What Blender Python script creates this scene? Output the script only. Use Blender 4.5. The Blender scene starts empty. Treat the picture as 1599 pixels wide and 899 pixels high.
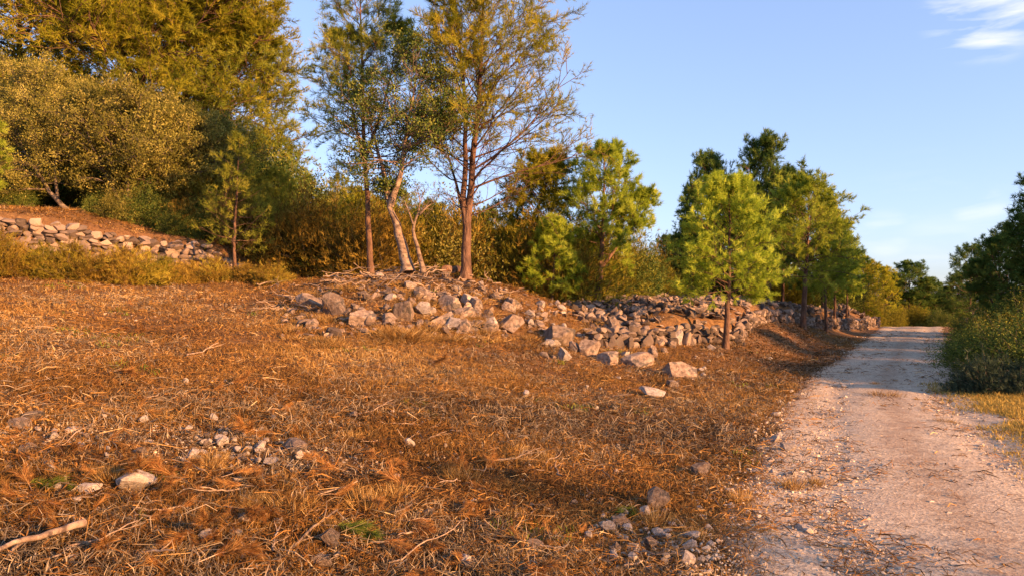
import bpy, math, random
import numpy as np
from mathutils import Vector, Matrix

R = np.radians
rng = np.random.default_rng(7)
random.seed(7)
S = bpy.context.scene
C = S.collection

# ------------------------------------------------------------------ camera
F_PX, CXP, CYP, PITCH, CAMZ = 1150.0, 799.5, 449.5, R(1.02), 1.6
cam_d = bpy.data.cameras.new('camera')
cam = bpy.data.objects.new('camera', cam_d); C.objects.link(cam)
cam_d.sensor_width = 36.0; cam_d.lens = 36.0 * F_PX / 1599.0
cam_d.clip_start = 0.05; cam_d.clip_end = 20000
cam.location = (0, 0, CAMZ); cam.rotation_euler = (R(90) + PITCH, 0, 0)
S.camera = cam

# ------------------------------------------------------------------ light
SUN_AZ_BEHIND = R(36)          # behind pure right
SUN_EL = R(13.5)
tosun = np.array([math.cos(SUN_AZ_BEHIND) * math.cos(SUN_EL), -math.sin(SUN_AZ_BEHIND) * math.cos(SUN_EL), math.sin(SUN_EL)])
sd = bpy.data.lights.new('sun', 'SUN'); sun = bpy.data.objects.new('sun', sd); C.objects.link(sun)
sd.energy = 4.9; sd.angle = R(0.7); sd.color = (1.0, 0.52, 0.21)
sun.rotation_euler = Vector(tosun).to_track_quat('Z', 'Y').to_euler()
W = bpy.data.worlds.new('World'); S.world = W; W.use_nodes = True
wn, wl = W.node_tree.nodes, W.node_tree.links
wn.clear()
sky = wn.new('ShaderNodeTexSky'); sky.sky_type = 'NISHITA'; sky.sun_disc = False
sky.sun_elevation = SUN_EL; sky.sun_rotation = math.atan2(tosun[0], tosun[1])
sky.air_density = 1.0; sky.dust_density = 1.0; sky.ozone_density = 2.0; sky.altitude = 200
bg = wn.new('ShaderNodeBackground'); bg.inputs[1].default_value = 0.116
wo = wn.new('ShaderNodeOutputWorld')
tc = wn.new('ShaderNodeTexCoord')
def wmath(op, a, b=None, c=None):
    n = wn.new('ShaderNodeMath'); n.operation = op
    for i, v in enumerate((a, b, c)):
        if v is None: continue
        if isinstance(v, (int, float)): n.inputs[i].default_value = v
        else: wl.new(v, n.inputs[i])
    return n.outputs[0]
def pixdir(px, py):
    u, v = (px - CXP) / F_PX, (CYP - py) / F_PX
    d = np.array([u, math.cos(PITCH) - v * math.sin(PITCH), math.sin(PITCH) + v * math.cos(PITCH)])
    return d
def cloud(px, py, width, strength, scale, thr, seed, stretch=(1, 1, 4.5)):
    d = pixdir(px, py); d = d / np.linalg.norm(d)
    dp = wn.new('ShaderNodeVectorMath'); dp.operation = 'DOT_PRODUCT'
    dp.inputs[1].default_value = tuple(d); wl.new(tc.outputs['Generated'], dp.inputs[0])
    mr = wn.new('ShaderNodeMapRange'); mr.interpolation_type = 'SMOOTHSTEP'
    mr.inputs[1].default_value = math.cos(R(width)); mr.inputs[2].default_value = math.cos(R(width * 0.25))
    wl.new(dp.outputs['Value'], mr.inputs[0])
    mp = wn.new('ShaderNodeMapping'); mp.inputs['Scale'].default_value = stretch
    mp.inputs['Location'].default_value = (seed, seed * .7, 0); mp.inputs['Rotation'].default_value = (0, R(12), 0)
    wl.new(tc.outputs['Generated'], mp.inputs[0])
    no = wn.new('ShaderNodeTexNoise'); no.inputs['Scale'].default_value = scale; no.inputs['Detail'].default_value = 7
    no.inputs['Distortion'].default_value = 0.4; wl.new(mp.outputs[0], no.inputs['Vector'])
    m2 = wn.new('ShaderNodeMapRange'); m2.inputs[1].default_value = thr; m2.inputs[2].default_value = thr + 0.28
    wl.new(no.outputs[0], m2.inputs[0])
    return wmath('MULTIPLY', wmath('MULTIPLY', mr.outputs[0], m2.outputs[0]), strength)
cl = cloud(1545, -2, 4.4, 1.0, 11.0, 0.42, 3.4, (1, 1, 5.5))
for a in ((1440, 400, 8, 0.25, 7, 0.52, 1.7), (1530, 330, 2.0, 0.5, 9, 0.45, 5.2), (1480, 430, 5.0, 0.5, 5, 0.4, 8.0), (1385, 365, 2.0, 0.4, 9, 0.45, 6.6)):
    cl = wmath('MAXIMUM', cl, cloud(*a))
mx = wn.new('ShaderNodeMix'); mx.data_type = 'RGBA'
gm = wn.new('ShaderNodeGamma'); gm.inputs[1].default_value = .6; wl.new(sky.outputs[0], gm.inputs[0])
tn = wn.new('ShaderNodeMix'); tn.data_type = 'RGBA'; tn.blend_type = 'MULTIPLY'; tn.inputs[0].default_value = 1; wl.new(gm.outputs[0], tn.inputs[6]); tn.inputs[7].default_value = (1.02, 1.09, 1.42, 1)
wl.new(cl, mx.inputs[0]); wl.new(tn.outputs[2], mx.inputs[6]); mx.inputs[7].default_value = (3.0, 3.0, 3.05, 1)
wl.new(mx.outputs[2], bg.inputs[0]); wl.new(bg.outputs[0], wo.inputs[0])
S.view_settings.view_transform = 'Standard'; S.view_settings.look = 'None'
S.view_settings.exposure = 1.74; S.view_settings.gamma = 1.0; S.view_settings.use_curve_mapping = False
S.cycles.max_bounces = 7; S.cycles.diffuse_bounces = 5; S.cycles.transparent_max_bounces = 4
S.cycles.caustics_reflective = False; S.cycles.caustics_refractive = False

# ------------------------------------------------------------------ numeric helpers
def hash3(ix, iy, iz, seed):
    h = (ix.astype(np.int64) * 374761393 + iy.astype(np.int64) * 668265263 + iz.astype(np.int64) * 2147483647 + seed * 974711) & 0xffffffff
    h = ((h ^ (h >> 13)) * 1274126177) & 0xffffffff
    return ((h ^ (h >> 16)) & 0xffff) / 65535.0
def vnoise(x, y, z=None, seed=0):
    x = np.asarray(x, float); y = np.asarray(y, float)
    z = np.zeros_like(x) if z is None else z
    fx, fy, fz = np.floor(x), np.floor(y), np.floor(z)
    u, v, w = x - fx, y - fy, z - fz
    u, v, w = (t * t * (3 - 2 * t) for t in (u, v, w))
    ix, iy, iz = fx.astype(np.int64), fy.astype(np.int64), fz.astype(np.int64)
    r = 0
    for a in (0, 1):
        for b in (0, 1):
            for c in (0, 1):
                r = r + hash3(ix + a, iy + b, iz + c, seed) * (u if a else 1 - u) * (v if b else 1 - v) * (w if c else 1 - w)
    return r * 2 - 1
def fbm(x, y, z=None, seed=0, o=4):
    r, a, f = 0, 1.0, 1.0
    for i in range(o):
        r = r + a * vnoise(x * f, y * f, None if z is None else z * f, seed + i * 17); a *= .5; f *= 2.03
    return r / 1.9
def ss(t):
    t = np.clip(t, 0, 1); return t * t * (3 - 2 * t)
def norm(v):
    return v / np.maximum(np.linalg.norm(v, axis=-1, keepdims=True), 1e-9)

def at(px, py, Y):
    d = pixdir(px, py); t = Y / d[1]
    return np.array([d[0] * t, Y, CAMZ + d[2] * t])

# ------------------------------------------------------------------ terrain
def P(px, py, Y): return tuple(at(px, py, Y))
ctrl = [P(0, 899, 3.7), P(0, 700, 5.4), P(0, 600, 7.3), P(0, 500, 11.5), P(0, 440, 16),
        P(300, 899, 3.9), P(300, 700, 5.9), P(300, 560, 10), P(300, 480, 15), P(300, 440, 18.5),
        P(600, 899, 4.1), P(600, 750, 5.6), P(600, 620, 9), P(600, 548, 12.5), P(480, 560, 11.5), P(430, 470, 16),
        P(650, 480, 15.2), P(650, 430, 17.5), P(560, 440, 17), P(480, 478, 15.5), P(750, 440, 18), P(850, 470, 18.5),
        P(930, 500, 18.5), P(800, 535, 14.6), P(900, 548, 15.0), P(700, 545, 13),
        P(900, 899, 4.2), P(900, 700, 7.3), P(900, 605, 12), P(1060, 600, 13), P(1133, 545, 18), P(1255, 514, 24),
        P(1200, 580, 15.5), P(1200, 700, 8), P(1000, 650, 9.5), P(935, 540, 16.6), P(1150, 536, 19.5), P(1176, 509, 23),
        P(1240, 501, 28), P(1370, 493, 45), P(1300, 506, 33),
        (-1, 23, 1.7), (-4, 22, 2.0), (3.5, 24, 1.1), (5, 30, 1.2), (8, 34, 1.1), (0, 32, 1.8), (-5, 32, 3.0),
        (-12.2, 18.2, 2.7), (-8.8, 20.4, 2.55), (-15.5, 24, 3.5), (-9, 25, 3.2), (-18, 34, 4.6), (-30, 40, 6.0), (-10, 40, 4.2),
        (5, 50, 1.5), (20, 60, .2), (-25, 5, 2.2), (-25, 15, 3.2), (-8, 0, .6), (-12, -10, .9), (0, -8, .0), (-40, -30, 2),
        (2.2, 4.3, 0), (4.4, 8.3, 0), (7, 14, 0), (15.4, 29, 0), (25.2, 46, -.25), (22, 41, -.05), (27.5, 46, -.25), (29.5, 52, -.8), (3.5, 6, 0), (5.6, 11, 0), (11, 21, 0), (20, 38, .05),
        (31, 56, -1.2), (40, 75, -2.5), (0.5, 1, .02),
        (12, 8, .1), (8.5, 10, .05), (11, 15, .1), (16, 21, .25), (25, 30, .4), (20, -5, 0), (40, 10, .4), (40, 40, .5), (10, -20, 0), (60, -30, 0),
        (60, 70, -2), (-40, 70, 8), (0, 80, 2)]
ctrl = np.array(ctrl, float)
def _tps(r2): return np.where(r2 > 1e-12, r2 * np.log(r2 + 1e-12), 0) * .5
def fit_tps(c, lam=0.4):
    n = len(c); d2 = ((c[:, None, :2] - c[None, :, :2]) ** 2).sum(-1)
    A = np.zeros((n + 3, n + 3)); A[:n, :n] = _tps(d2) + lam * np.eye(n)
    Pm = np.c_[np.ones(n), c[:, :2]]; A[:n, n:] = Pm; A[n:, :n] = Pm.T
    b = np.zeros(n + 3); b[:n] = c[:, 2]
    return np.linalg.solve(A, b)
tw = fit_tps(ctrl)
def base_z(x, y):
    sh = x.shape; x = x.ravel(); y = y.ravel(); out = np.empty(len(x))
    for i in range(0, len(x), 20000):
        X, Y = x[i:i + 20000], y[i:i + 20000]
        d2 = (X[:, None] - ctrl[:, 0]) ** 2 + (Y[:, None] - ctrl[:, 1]) ** 2
        out[i:i + 20000] = _tps(d2) @ tw[:-3] + tw[-3] + tw[-2] * X + tw[-1] * Y
    return out.reshape(sh)
ROADY = np.array([-60, -10, 0, 2, 4.3, 8.3, 14, 29, 46, 56, 75, 140, 400])
ROADX = np.array([-22, -3.2, 1.1, 2.0, 2.95, 4.45, 7.0, 15.4, 25.0, 31, 40, 70, 180])
_yy = np.linspace(-60, 400, 4601); _xx = np.interp(_yy, ROADY, ROADX)
_k = np.hanning(61); _k /= _k.sum(); _xx = np.convolve(np.pad(_xx, 30, mode='edge'), _k, 'valid')
def road_x(y): return np.interp(y, _yy, _xx)
def road_d(x, y):   # signed approx perpendicular distance from centre line
    return (x - road_x(y)) * 0.87
WX = np.array([-30, -18, -14.8, -12.2, -10.4, -8.5, -7.4]); WY = np.array([15.5, 16.6, 17.4, 18.1, 19.1, 20.4, 21.2])
def wall_h(x): return np.interp(x, [-30, -16, -12.2, -8.5, -7.3], [1.15, 1.1, 1.05, .7, 0.0])
PLAT_F = np.array([at(930, 500, 16.6)[:2], at(1152, 500, 19.6)[:2], at(1172, 500, 23)[:2], at(1240, 500, 28)[:2], at(1372, 500, 45)[:2]])
PLAT_B = np.array([PLAT_F[-1], [18, 52], [4, 48], [-.5, 28], PLAT_F[0]])
def seg_d(x, y, pts):
    best = np.full(x.shape, 1e9)
    for a, b in zip(pts[:-1], pts[1:]):
        ab = b - a; t = np.clip(((x - a[0]) * ab[0] + (y - a[1]) * ab[1]) / (ab @ ab), 0, 1)
        best = np.minimum(best, np.hypot(x - a[0] - t * ab[0], y - a[1] - t * ab[1]))
    return best
def inpoly(x, y, pts):
    ins = np.zeros(x.shape, bool)
    for a, b in zip(pts, np.roll(pts, -1, 0)):
        c = ((a[1] > y) != (b[1] > y)) & (x < (b[0] - a[0]) * (y - a[1]) / (b[1] - a[1] + 1e-12) + a[0])
        ins ^= c
    return ins
PLAT = np.vstack([PLAT_F, PLAT_B[1:-1]])
def plat_h(x, y):
    ins = inpoly(x, y, PLAT)
    return np.where(ins, 0.56 * np.minimum(ss(seg_d(x, y, PLAT_F) / .35), ss(seg_d(x, y, PLAT_B) / 3.0)), 0)
def H(x, y, micro=True):
    x = np.atleast_1d(np.asarray(x, float)); y = np.atleast_1d(np.asarray(y, float))
    r = np.hypot(x, y)
    z = base_z(np.clip(x, -60, 75), np.clip(y, -60, 95))
    far = ss((r - 60) / 70)
    z = z * (1 - far) - 2.0 * far
    zr = np.interp(y, [-60, 0, 30, 46, 52, 60, 75, 400], [0, 0, 0, .03, -.2, -.95, -2.5, -3.0])
    wr = 1 - ss((np.abs(road_d(x, y)) - 1.7) / 2.2)
    z = z * (1 - wr) + zr * wr
    yw = np.interp(x, WX, WY)
    z = z + np.where(x < -7.3, ss((y - yw + .05) / .3) * wall_h(x), 0)
    z = z + plat_h(x, y)
    if micro:
        rd = np.abs(road_d(x, y)); m = ss((rd - 1.2) / 1.2)
        z = z + m * (0.075 * fbm(x * 1.3, y * 1.3, seed=3) + 0.03 * fbm(x * 6, y * 6, seed=9, o=3)) + (1 - m) * .012 * fbm(x * 1.2, y * 1.2, seed=4, o=2)
        z = z - .05 * (1 - ss((rd - 1.0) / .8))
    return z
def Hs(x, y): return float(H(x, y)[0])
def ground_at(px, py, lo=2.5, hi=80):
    d = pixdir(px, py); t = np.concatenate([np.linspace(lo, 30, 1400), np.linspace(30, hi, 800)]) / d[1]
    X, Y, Z = d[0] * t, d[1] * t, CAMZ + d[2] * t
    hit = np.nonzero(Z < H(X, Y))[0]
    i = hit[0] if len(hit) else len(t) - 1
    return np.array([X[i], Y[i], Hs(X[i], Y[i])])

# ------------------------------------------------------------------ mesh helpers
def mk_mesh(name, V, F3=None, F4=None, var=None, mats=(), smooth=False, midx3=None, midx4=None):
    me = bpy.data.meshes.new(name)
    V = np.asarray(V, np.float32)
    n3 = 0 if F3 is None else len(F3); n4 = 0 if F4 is None else len(F4)
    me.vertices.add(len(V)); me.vertices.foreach_set('co', V.ravel())
    idx = np.concatenate([np.asarray(F3, np.int32).ravel() if n3 else np.zeros(0, np.int32), np.asarray(F4, np.int32).ravel() if n4 else np.zeros(0, np.int32)])
    me.loops.add(len(idx)); me.loops.foreach_set('vertex_index', idx.astype(np.int32))
    st = np.concatenate([np.arange(n3) * 3, n3 * 3 + np.arange(n4) * 4]).astype(np.int32)
    me.polygons.add(n3 + n4); me.polygons.foreach_set('loop_start', st)
    if smooth: me.polygons.foreach_set('use_smooth', np.ones(n3 + n4, bool))
    else: me.polygons.foreach_set('use_smooth', np.zeros(n3 + n4, bool))
    for m in mats: me.materials.append(m)
    if midx3 is not None or midx4 is not None:
        mi = np.concatenate([np.zeros(n3, np.int32) if midx3 is None else midx3, np.zeros(n4, np.int32) if midx4 is None else midx4])
        me.polygons.foreach_set('material_index', mi.astype(np.int32))
    if var is not None:
        a = me.attributes.new('var', 'FLOAT', 'POINT'); a.data.foreach_set('value', np.asarray(var, np.float32))
    me.update(calc_edges=True)
    return me
def mesh_obj(name, me, parent=None):
    o = bpy.data.objects.new(name, me); C.objects.link(o)
    if parent: o.parent = parent
    return o
def tag(o, label=None, cat=None, group=None, kind=None):
    if label: o['label'] = label
    if cat: o['category'] = cat
    if group: o['group'] = group
    if kind: o['kind'] = kind
    return o
def empty(name, loc, rz=0, sc=1):
    o = bpy.data.objects.new(name, None); C.objects.link(o); o.location = loc; o.rotation_euler = (0, 0, rz)
    o.scale = (sc,) * 3 if np.isscalar(sc) else sc; o.empty_display_size = .1
    return o

class Acc:   # accumulates vertices, tris, quads, var
    def __init__(s): s.V = []; s.T = []; s.Q = []; s.A = []; s.n = 0
    def add(s, V, T=None, Q=None, var=None):
        V = np.asarray(V, float).reshape(-1, 3)
        s.V.append(V); s.A.append(np.zeros(len(V)) if var is None else np.broadcast_to(var, (len(V),)))
        if T is not None and len(T): s.T.append(np.asarray(T) + s.n)
        if Q is not None and len(Q): s.Q.append(np.asarray(Q) + s.n)
        s.n += len(V)
    def mesh(s, name, mats, smooth=False):
        return mk_mesh(name, np.vstack(s.V), np.vstack(s.T) if s.T else None, np.vstack(s.Q) if s.Q else None, np.concatenate(s.A), mats, smooth)

def tubes(acc, Pt, Rd, sides, var=0.5, cap=False):
    """Pt (B,k,3), Rd (B,k)"""
    B, k, _ = Pt.shape
    if B == 0: return
    T = np.gradient(Pt, axis=1); T = norm(T)
    mean = norm(Pt[:, -1] - Pt[:, 0])
    ref = np.where(np.abs(mean[:, 2:3]) < .8, np.array([[0, 0, 1.]]), np.array([[1., 0, 0]]))
    u0 = norm(np.cross(mean, ref))[:, None, :]
    u = norm(u0 - (u0 * T).sum(-1, keepdims=True) * T); v = np.cross(T, u)
    a = np.arange(sides) * 2 * np.pi / sides
    ring = Pt[:, :, None, :] + Rd[:, :, None, None] * (u[:, :, None, :] * np.cos(a)[None, None, :, None] + v[:, :, None, :] * np.sin(a)[None, None, :, None])
    base = (np.arange(B) * k * sides)[:, None, None]
    i = np.arange(k - 1)[None, :, None] * sides; j = np.arange(sides)[None, None, :]; j2 = (j + 1) % sides
    q = np.stack([base + i + j, base + i + j2, base + i + sides + j2, base + i + sides + j], -1).reshape(-1, 4)
    vv = np.broadcast_to(np.asarray(var).reshape(-1, 1) if np.ndim(var) else var, (B, k * sides)).ravel() if np.ndim(var) else var
    acc.add(ring.reshape(-1, 3), Q=q, var=vv)

def rand_unit(r, n):
    return norm(r.normal(size=(n, 3)))
def grow(r, P0, D, L, k=6, curl=0.12, jit=0.12):
    B = len(P0); out = np.empty((B, k, 3)); out[:, 0] = P0; d = norm(D)
    for i in range(1, k):
        d = norm(d + np.array([0, 0, 1.]) * curl + r.normal(size=(B, 3)) * jit)
        out[:, i] = out[:, i - 1] + d * (L / (k - 1))[:, None]
    return out
def children(r, Pt, Lp, m, t0, t1, ang0, ang1, ratio, flat=0.35):
    B, k, _ = Pt.shape
    t = t0 + (t1 - t0) * (np.arange(m)[None, :] + r.random((B, m))) / m
    f = t * (k - 1); i = np.minimum(f.astype(int), k - 2); w = (f - i)[..., None]
    bi = np.arange(B)[:, None]
    p = Pt[bi, i] * (1 - w) + Pt[bi, i + 1] * w
    T = norm(Pt[bi, i + 1] - Pt[bi, i])
    rv = r.normal(size=(B, m, 3)); rv[..., 2] *= flat
    perp = norm(rv - (rv * T).sum(-1, keepdims=True) * T)
    an = ang0 + (ang1 - ang0) * r.random((B, m, 1))
    D = T * np.cos(an) + perp * np.sin(an)
    L = ratio * Lp[:, None] * (1.0 - 0.55 * t) * r.uniform(.7, 1.25, (B, m))
    return p.reshape(-1, 3), D.reshape(-1, 3), L.ravel(), t.ravel()

def needles(acc, r, Pn, D, n, L, w, spread=(12, 70), back=.5, var=None):
    """n thin blade triangles around every tuft"""
    N = len(Pn); D = norm(D)
    th = R(spread[0]) + (R(spread[1]) - R(spread[0])) * r.random((N, n, 1)); ph = r.random((N, n, 1)) * 2 * np.pi
    ref = np.where(np.abs(D[:, 2:3]) < .8, np.array([[0, 0, 1.]]), np.array([[1., 0, 0]]))
    u = norm(np.cross(D, ref)); v = np.cross(D, u)
    d = D[:, None] * np.cos(th) + (u[:, None] * np.cos(ph) + v[:, None] * np.sin(ph)) * np.sin(th)
    p = Pn[:, None] - D[:, None] * (r.random((N, n, 1)) * back * L)
    l = L * r.uniform(.65, 1.2, (N, n, 1))
    s = norm(np.cross(d, r.normal(size=(N, n, 3)))) * (w * .5)
    V = np.stack([p - s, p + s, p + d * l], 2).reshape(-1, 3)
    T = np.arange(len(V)).reshape(-1, 3)
    if var is None: var = r.random(N)
    a = np.clip(np.repeat(var, n) + r.normal(size=N * n) * .12, 0, 1)
    acc.add(V, T=T, var=np.repeat(a, 3))
def leaves(acc, r, Pn, D, n, rad, L, w, var=None, up=.3):
    N = len(Pn)
    p = Pn[:, None] + r.normal(size=(N, n, 3)) * rad
    d = norm(D[:, None] * .6 + r.normal(size=(N, n, 3)) * .8 + np.array([0, 0, up]))
    l = L * r.uniform(.7, 1.25, (N, n, 1))
    s = norm(np.cross(d, r.normal(size=(N, n, 3)))) * (w * .5) * r.uniform(.8, 1.2, (N, n, 1))
    nn = np.cross(d, s)
    V = np.stack([p, p + d * l * .5 + s + nn * .15, p + d * l, p + d * l * .5 - s + nn * .15], 2).reshape(-1, 3)
    if var is None: var = r.random(N)
    a = np.clip(np.repeat(var, n) + r.normal(size=N * n) * .15, 0, 1)
    acc.add(V, Q=np.arange(len(V)).reshape(-1, 4), var=np.repeat(a, 4))

# ------------------------------------------------------------------ materials
def new_mat(name):
    m = bpy.data.materials.new(name); m.use_nodes = True; m.node_tree.nodes.clear()
    return m, m.node_tree.nodes, m.node_tree.links
def ramp(nodes, stops):
    n = nodes.new('ShaderNodeValToRGB'); e = n.color_ramp.elements
    e[0].position, e[0].color = stops[0][0], (*stops[0][1], 1)
    e[1].position, e[1].color = stops[-1][0], (*stops[-1][1], 1)
    for p, c in stops[1:-1]:
        q = e.new(p); q.color = (*c, 1)
    return n
def foliage(name, stops, transl=.25, tint=.25):
    m, n, l = new_mat(name)
    at_ = n.new('ShaderNodeAttribute'); at_.attribute_name = 'var'
    rp = ramp(n, stops); l.new(at_.outputs['Fac'], rp.inputs[0])
    oi = n.new('ShaderNodeObjectInfo'); hsv = n.new('ShaderNodeHueSaturation')
    mr = n.new('ShaderNodeMapRange'); mr.inputs[3].default_value = 1 - tint; mr.inputs[4].default_value = 1 + tint
    l.new(oi.outputs['Random'], mr.inputs[0]); l.new(mr.outputs[0], hsv.inputs['Value']); l.new(rp.outputs[0], hsv.inputs['Color'])
    d = n.new('ShaderNodeBsdfDiffuse'); t = n.new('ShaderNodeBsdfTranslucent'); mix = n.new('ShaderNodeMixShader'); mix.inputs[0].default_value = transl
    l.new(hsv.outputs[0], d.inputs[0]); l.new(hsv.outputs[0], t.inputs[0]); l.new(d.outputs[0], mix.inputs[1]); l.new(t.outputs[0], mix.inputs[2])
    o = n.new('ShaderNodeOutputMaterial'); l.new(mix.outputs[0], o.inputs[0])
    return m
def surf(name, stops, scale, rough=.9, bump=.3, bscale=None, detail=8, vor=0, obj_tint=.15, stretch=(1, 1, 1), bdist=.02, attr=False, second=None):
    m, n, l = new_mat(name)
    tcn = n.new('ShaderNodeTexCoord'); mp = n.new('ShaderNodeMapping'); mp.inputs['Scale'].default_value = stretch
    l.new(tcn.outputs['Object'], mp.inputs[0])
    no = n.new('ShaderNodeTexNoise'); no.inputs['Scale'].default_value = scale; no.inputs['Detail'].default_value = detail; no.inputs['Roughness'].default_value = .62
    l.new(mp.outputs[0], no.inputs['Vector'])
    rp = ramp(n, stops)
    if attr:
        a = n.new('ShaderNodeAttribute'); a.attribute_name = 'var'
        ma = n.new('ShaderNodeMath'); ma.operation = 'MULTIPLY_ADD'; ma.inputs[1].default_value = .6; l.new(a.outputs['Fac'], ma.inputs[0])
        mb = n.new('ShaderNodeMath'); mb.operation = 'MULTIPLY_ADD'; mb.inputs[1].default_value = .55; mb.inputs[2].default_value = -.08
        l.new(no.outputs[0], mb.inputs[0]); l.new(mb.outputs[0], ma.inputs[2]); l.new(ma.outputs[0], rp.inputs[0])
    else: l.new(no.outputs[0], rp.inputs[0])
    col = rp.outputs[0]
    if second:   # patches of lichen / stain (scale, threshold, colour)
        n2 = n.new('ShaderNodeTexNoise'); n2.inputs['Scale'].default_value = second[0]; n2.inputs['Detail'].default_value = 6
        l.new(tcn.outputs['Object'], n2.inputs['Vector'])
        m2 = n.new('ShaderNodeMapRange'); m2.inputs[1].default_value = second[1]; m2.inputs[2].default_value = second[1] + .08
        l.new(n2.outputs[0], m2.inputs[0])
        mm = n.new('ShaderNodeMix'); mm.data_type = 'RGBA'; l.new(m2.outputs[0], mm.inputs[0]); l.new(col, mm.inputs[6]); mm.inputs[7].default_value = (*second[2], 1)
        col = mm.outputs[2]
    oi = n.new('ShaderNodeObjectInfo'); hsv = n.new('ShaderNodeHueSaturation')
    mr = n.new('ShaderNodeMapRange'); mr.inputs[3].default_value = 1 - obj_tint; mr.inputs[4].default_value = 1 + obj_tint
    l.new(oi.outputs['Random'], mr.inputs[0]); l.new(mr.outputs[0], hsv.inputs['Value']); l.new(col, hsv.inputs['Color'])
    p = n.new('ShaderNodeBsdfPrincipled'); p.inputs['Roughness'].default_value = rough; p.inputs['Specular IOR Level'].default_value = .25
    l.new(hsv.outputs[0], p.inputs['Base Color'])
    nb = n.new('ShaderNodeTexNoise'); nb.inputs['Scale'].default_value = bscale or scale * 3; nb.inputs['Detail'].default_value = 8; nb.inputs['Roughness'].default_value = .7
    l.new(mp.outputs[0], nb.inputs['Vector']); h = nb.outputs[0]
    if vor:
        vo = n.new('ShaderNodeTexVoronoi'); vo.inputs['Scale'].default_value = vor; vo.feature = 'DISTANCE_TO_EDGE'
        l.new(mp.outputs[0], vo.inputs['Vector']); ad = n.new('ShaderNodeMath'); ad.operation = 'ADD'
        l.new(vo.outputs[0], ad.inputs[0]); l.new(h, ad.inputs[1]); h = ad.outputs[0]
    b = n.new('ShaderNodeBump'); b.inputs['Strength'].default_value = bump; b.inputs['Distance'].default_value = bdist
    l.new(h, b.inputs['Height']); l.new(b.outputs[0], p.inputs['Normal'])
    o = n.new('ShaderNodeOutputMaterial'); l.new(p.outputs[0], o.inputs[0])
    return m

M = {}
M['pine_bright'] = foliage('pine_bright_needles', [(0, (.1, .15, .02)), (.5, (.3, .39, .035)), (1, (.56, .62, .09))], .5)
M['pine_olive'] = foliage('pine_olive_needles', [(0, (.07, .095, .016)), (.5, (.23, .255, .03)), (1, (.44, .4, .06))], .5)
M['pine_warm'] = foliage('pine_warm_needles', [(0, (.1, .12, .012)), (.5, (.31, .32, .025)), (1, (.56, .47, .05))], .5)
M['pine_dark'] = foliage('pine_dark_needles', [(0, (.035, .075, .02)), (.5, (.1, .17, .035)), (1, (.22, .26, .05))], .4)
M['olive_leaf'] = foliage('olive_leaves', [(0, (.06, .06, .014)), (.5, (.18, .17, .035)), (1, (.38, .32, .09))], .3)
M['oak_leaf'] = foliage('oak_leaves', [(0, (.03, .06, .014)), (.5, (.09, .13, .03)), (1, (.24, .25, .05))], .2)
M['scrub_brown'] = foliage('brown_scrub', [(0, (.09, .055, .014)), (.5, (.27, .175, .03)), (1, (.45, .31, .06))])
M['scrub_olive'] = foliage('olive_scrub', [(0, (.08, .08, .012)), (.5, (.23, .21, .025)), (1, (.4, .34, .05))])
M['heath_mix'] = foliage('heath_mix', [(0, (.08, .05, .012)), (.4, (.24, .15, .03)), (.75, (.3, .25, .03)), (1, (.42, .32, .06))])
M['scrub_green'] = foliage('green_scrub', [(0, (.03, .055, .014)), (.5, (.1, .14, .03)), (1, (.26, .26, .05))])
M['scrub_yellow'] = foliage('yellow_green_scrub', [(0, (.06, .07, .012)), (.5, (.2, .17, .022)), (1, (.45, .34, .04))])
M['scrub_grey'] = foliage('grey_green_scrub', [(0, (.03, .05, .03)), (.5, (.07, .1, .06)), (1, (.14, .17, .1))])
M['straw'] = foliage('dry_straw', [(0, (.09, .045, .015)), (.35, (.26, .14, .04)), (.7, (.44, .26, .08)), (1, (.66, .46, .19))], .3)
M['straw_yellow'] = foliage('yellow_straw', [(0, (.14, .1, .025)), (.5, (.36, .25, .06)), (1, (.58, .42, .13))], .2)
M['litter'] = foliage('dead_litter', [(0, (.035, .022, .012)), (.25, (.14, .07, .026)), (.5, (.31, .148, .043)), (.8, (.5, .28, .085)), (1, (.7, .52, .27))], .25)
M['greylitter'] = foliage('grey_brush', [(0, (.05, .04, .03)), (.5, (.16, .12, .075)), (1, (.32, .25, .17))], .05)
M['rust_needle'] = foliage('rust_needles', [(0, (.12, .045, .018)), (.5, (.29, .125, .036)), (1, (.47, .27, .09))], .2)
M['fresh_green'] = foliage('fresh_green', [(0, (.05, .08, .012)), (1, (.2, .24, .04))], .2)
M['bark_pine'] = surf('pine_bark', [(.3, (.035, .022, .016)), (.5, (.12, .065, .042)), (.7, (.2, .12, .075))], 9, bump=.9, vor=14, stretch=(1, 1, .35), bdist=.03)
M['bark_grey'] = surf('grey_bark', [(.3, (.06, .042, .03)), (.5, (.15, .11, .08)), (.7, (.26, .2, .15))], 12, bump=.6, vor=0, stretch=(1, 1, .4), second=(6, .6, (.08, .06, .05)))
M['bark_pale'] = surf('pale_bark', [(.3, (.08, .053, .036)), (.5, (.21, .145, .1)), (.7, (.34, .25, .18))], 7, bump=.8, stretch=(1, 1, 1.6), second=(9, .55, (.09, .06, .045)))
M['stick'] = surf('weathered_stick', [(.25, (.08, .055, .04)), (.5, (.24, .165, .11)), (.75, (.42, .32, .22))], 14, bump=.4, obj_tint=.4)
M['cut_wood'] = surf('cut_wood', [(.3, (.55, .2, .07)), (.6, (.75, .4, .18))], 20, bump=.2)
M['rock'] = surf('limestone', [(.3, (.08, .053, .038)), (.42, (.2, .138, .1)), (.55, (.31, .225, .165)), (.75, (.43, .33, .25))], 4.2, bump=1.0, bscale=14, vor=0, obj_tint=.3, second=(3, .54, (.11, .09, .075)), bdist=.05)
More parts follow.
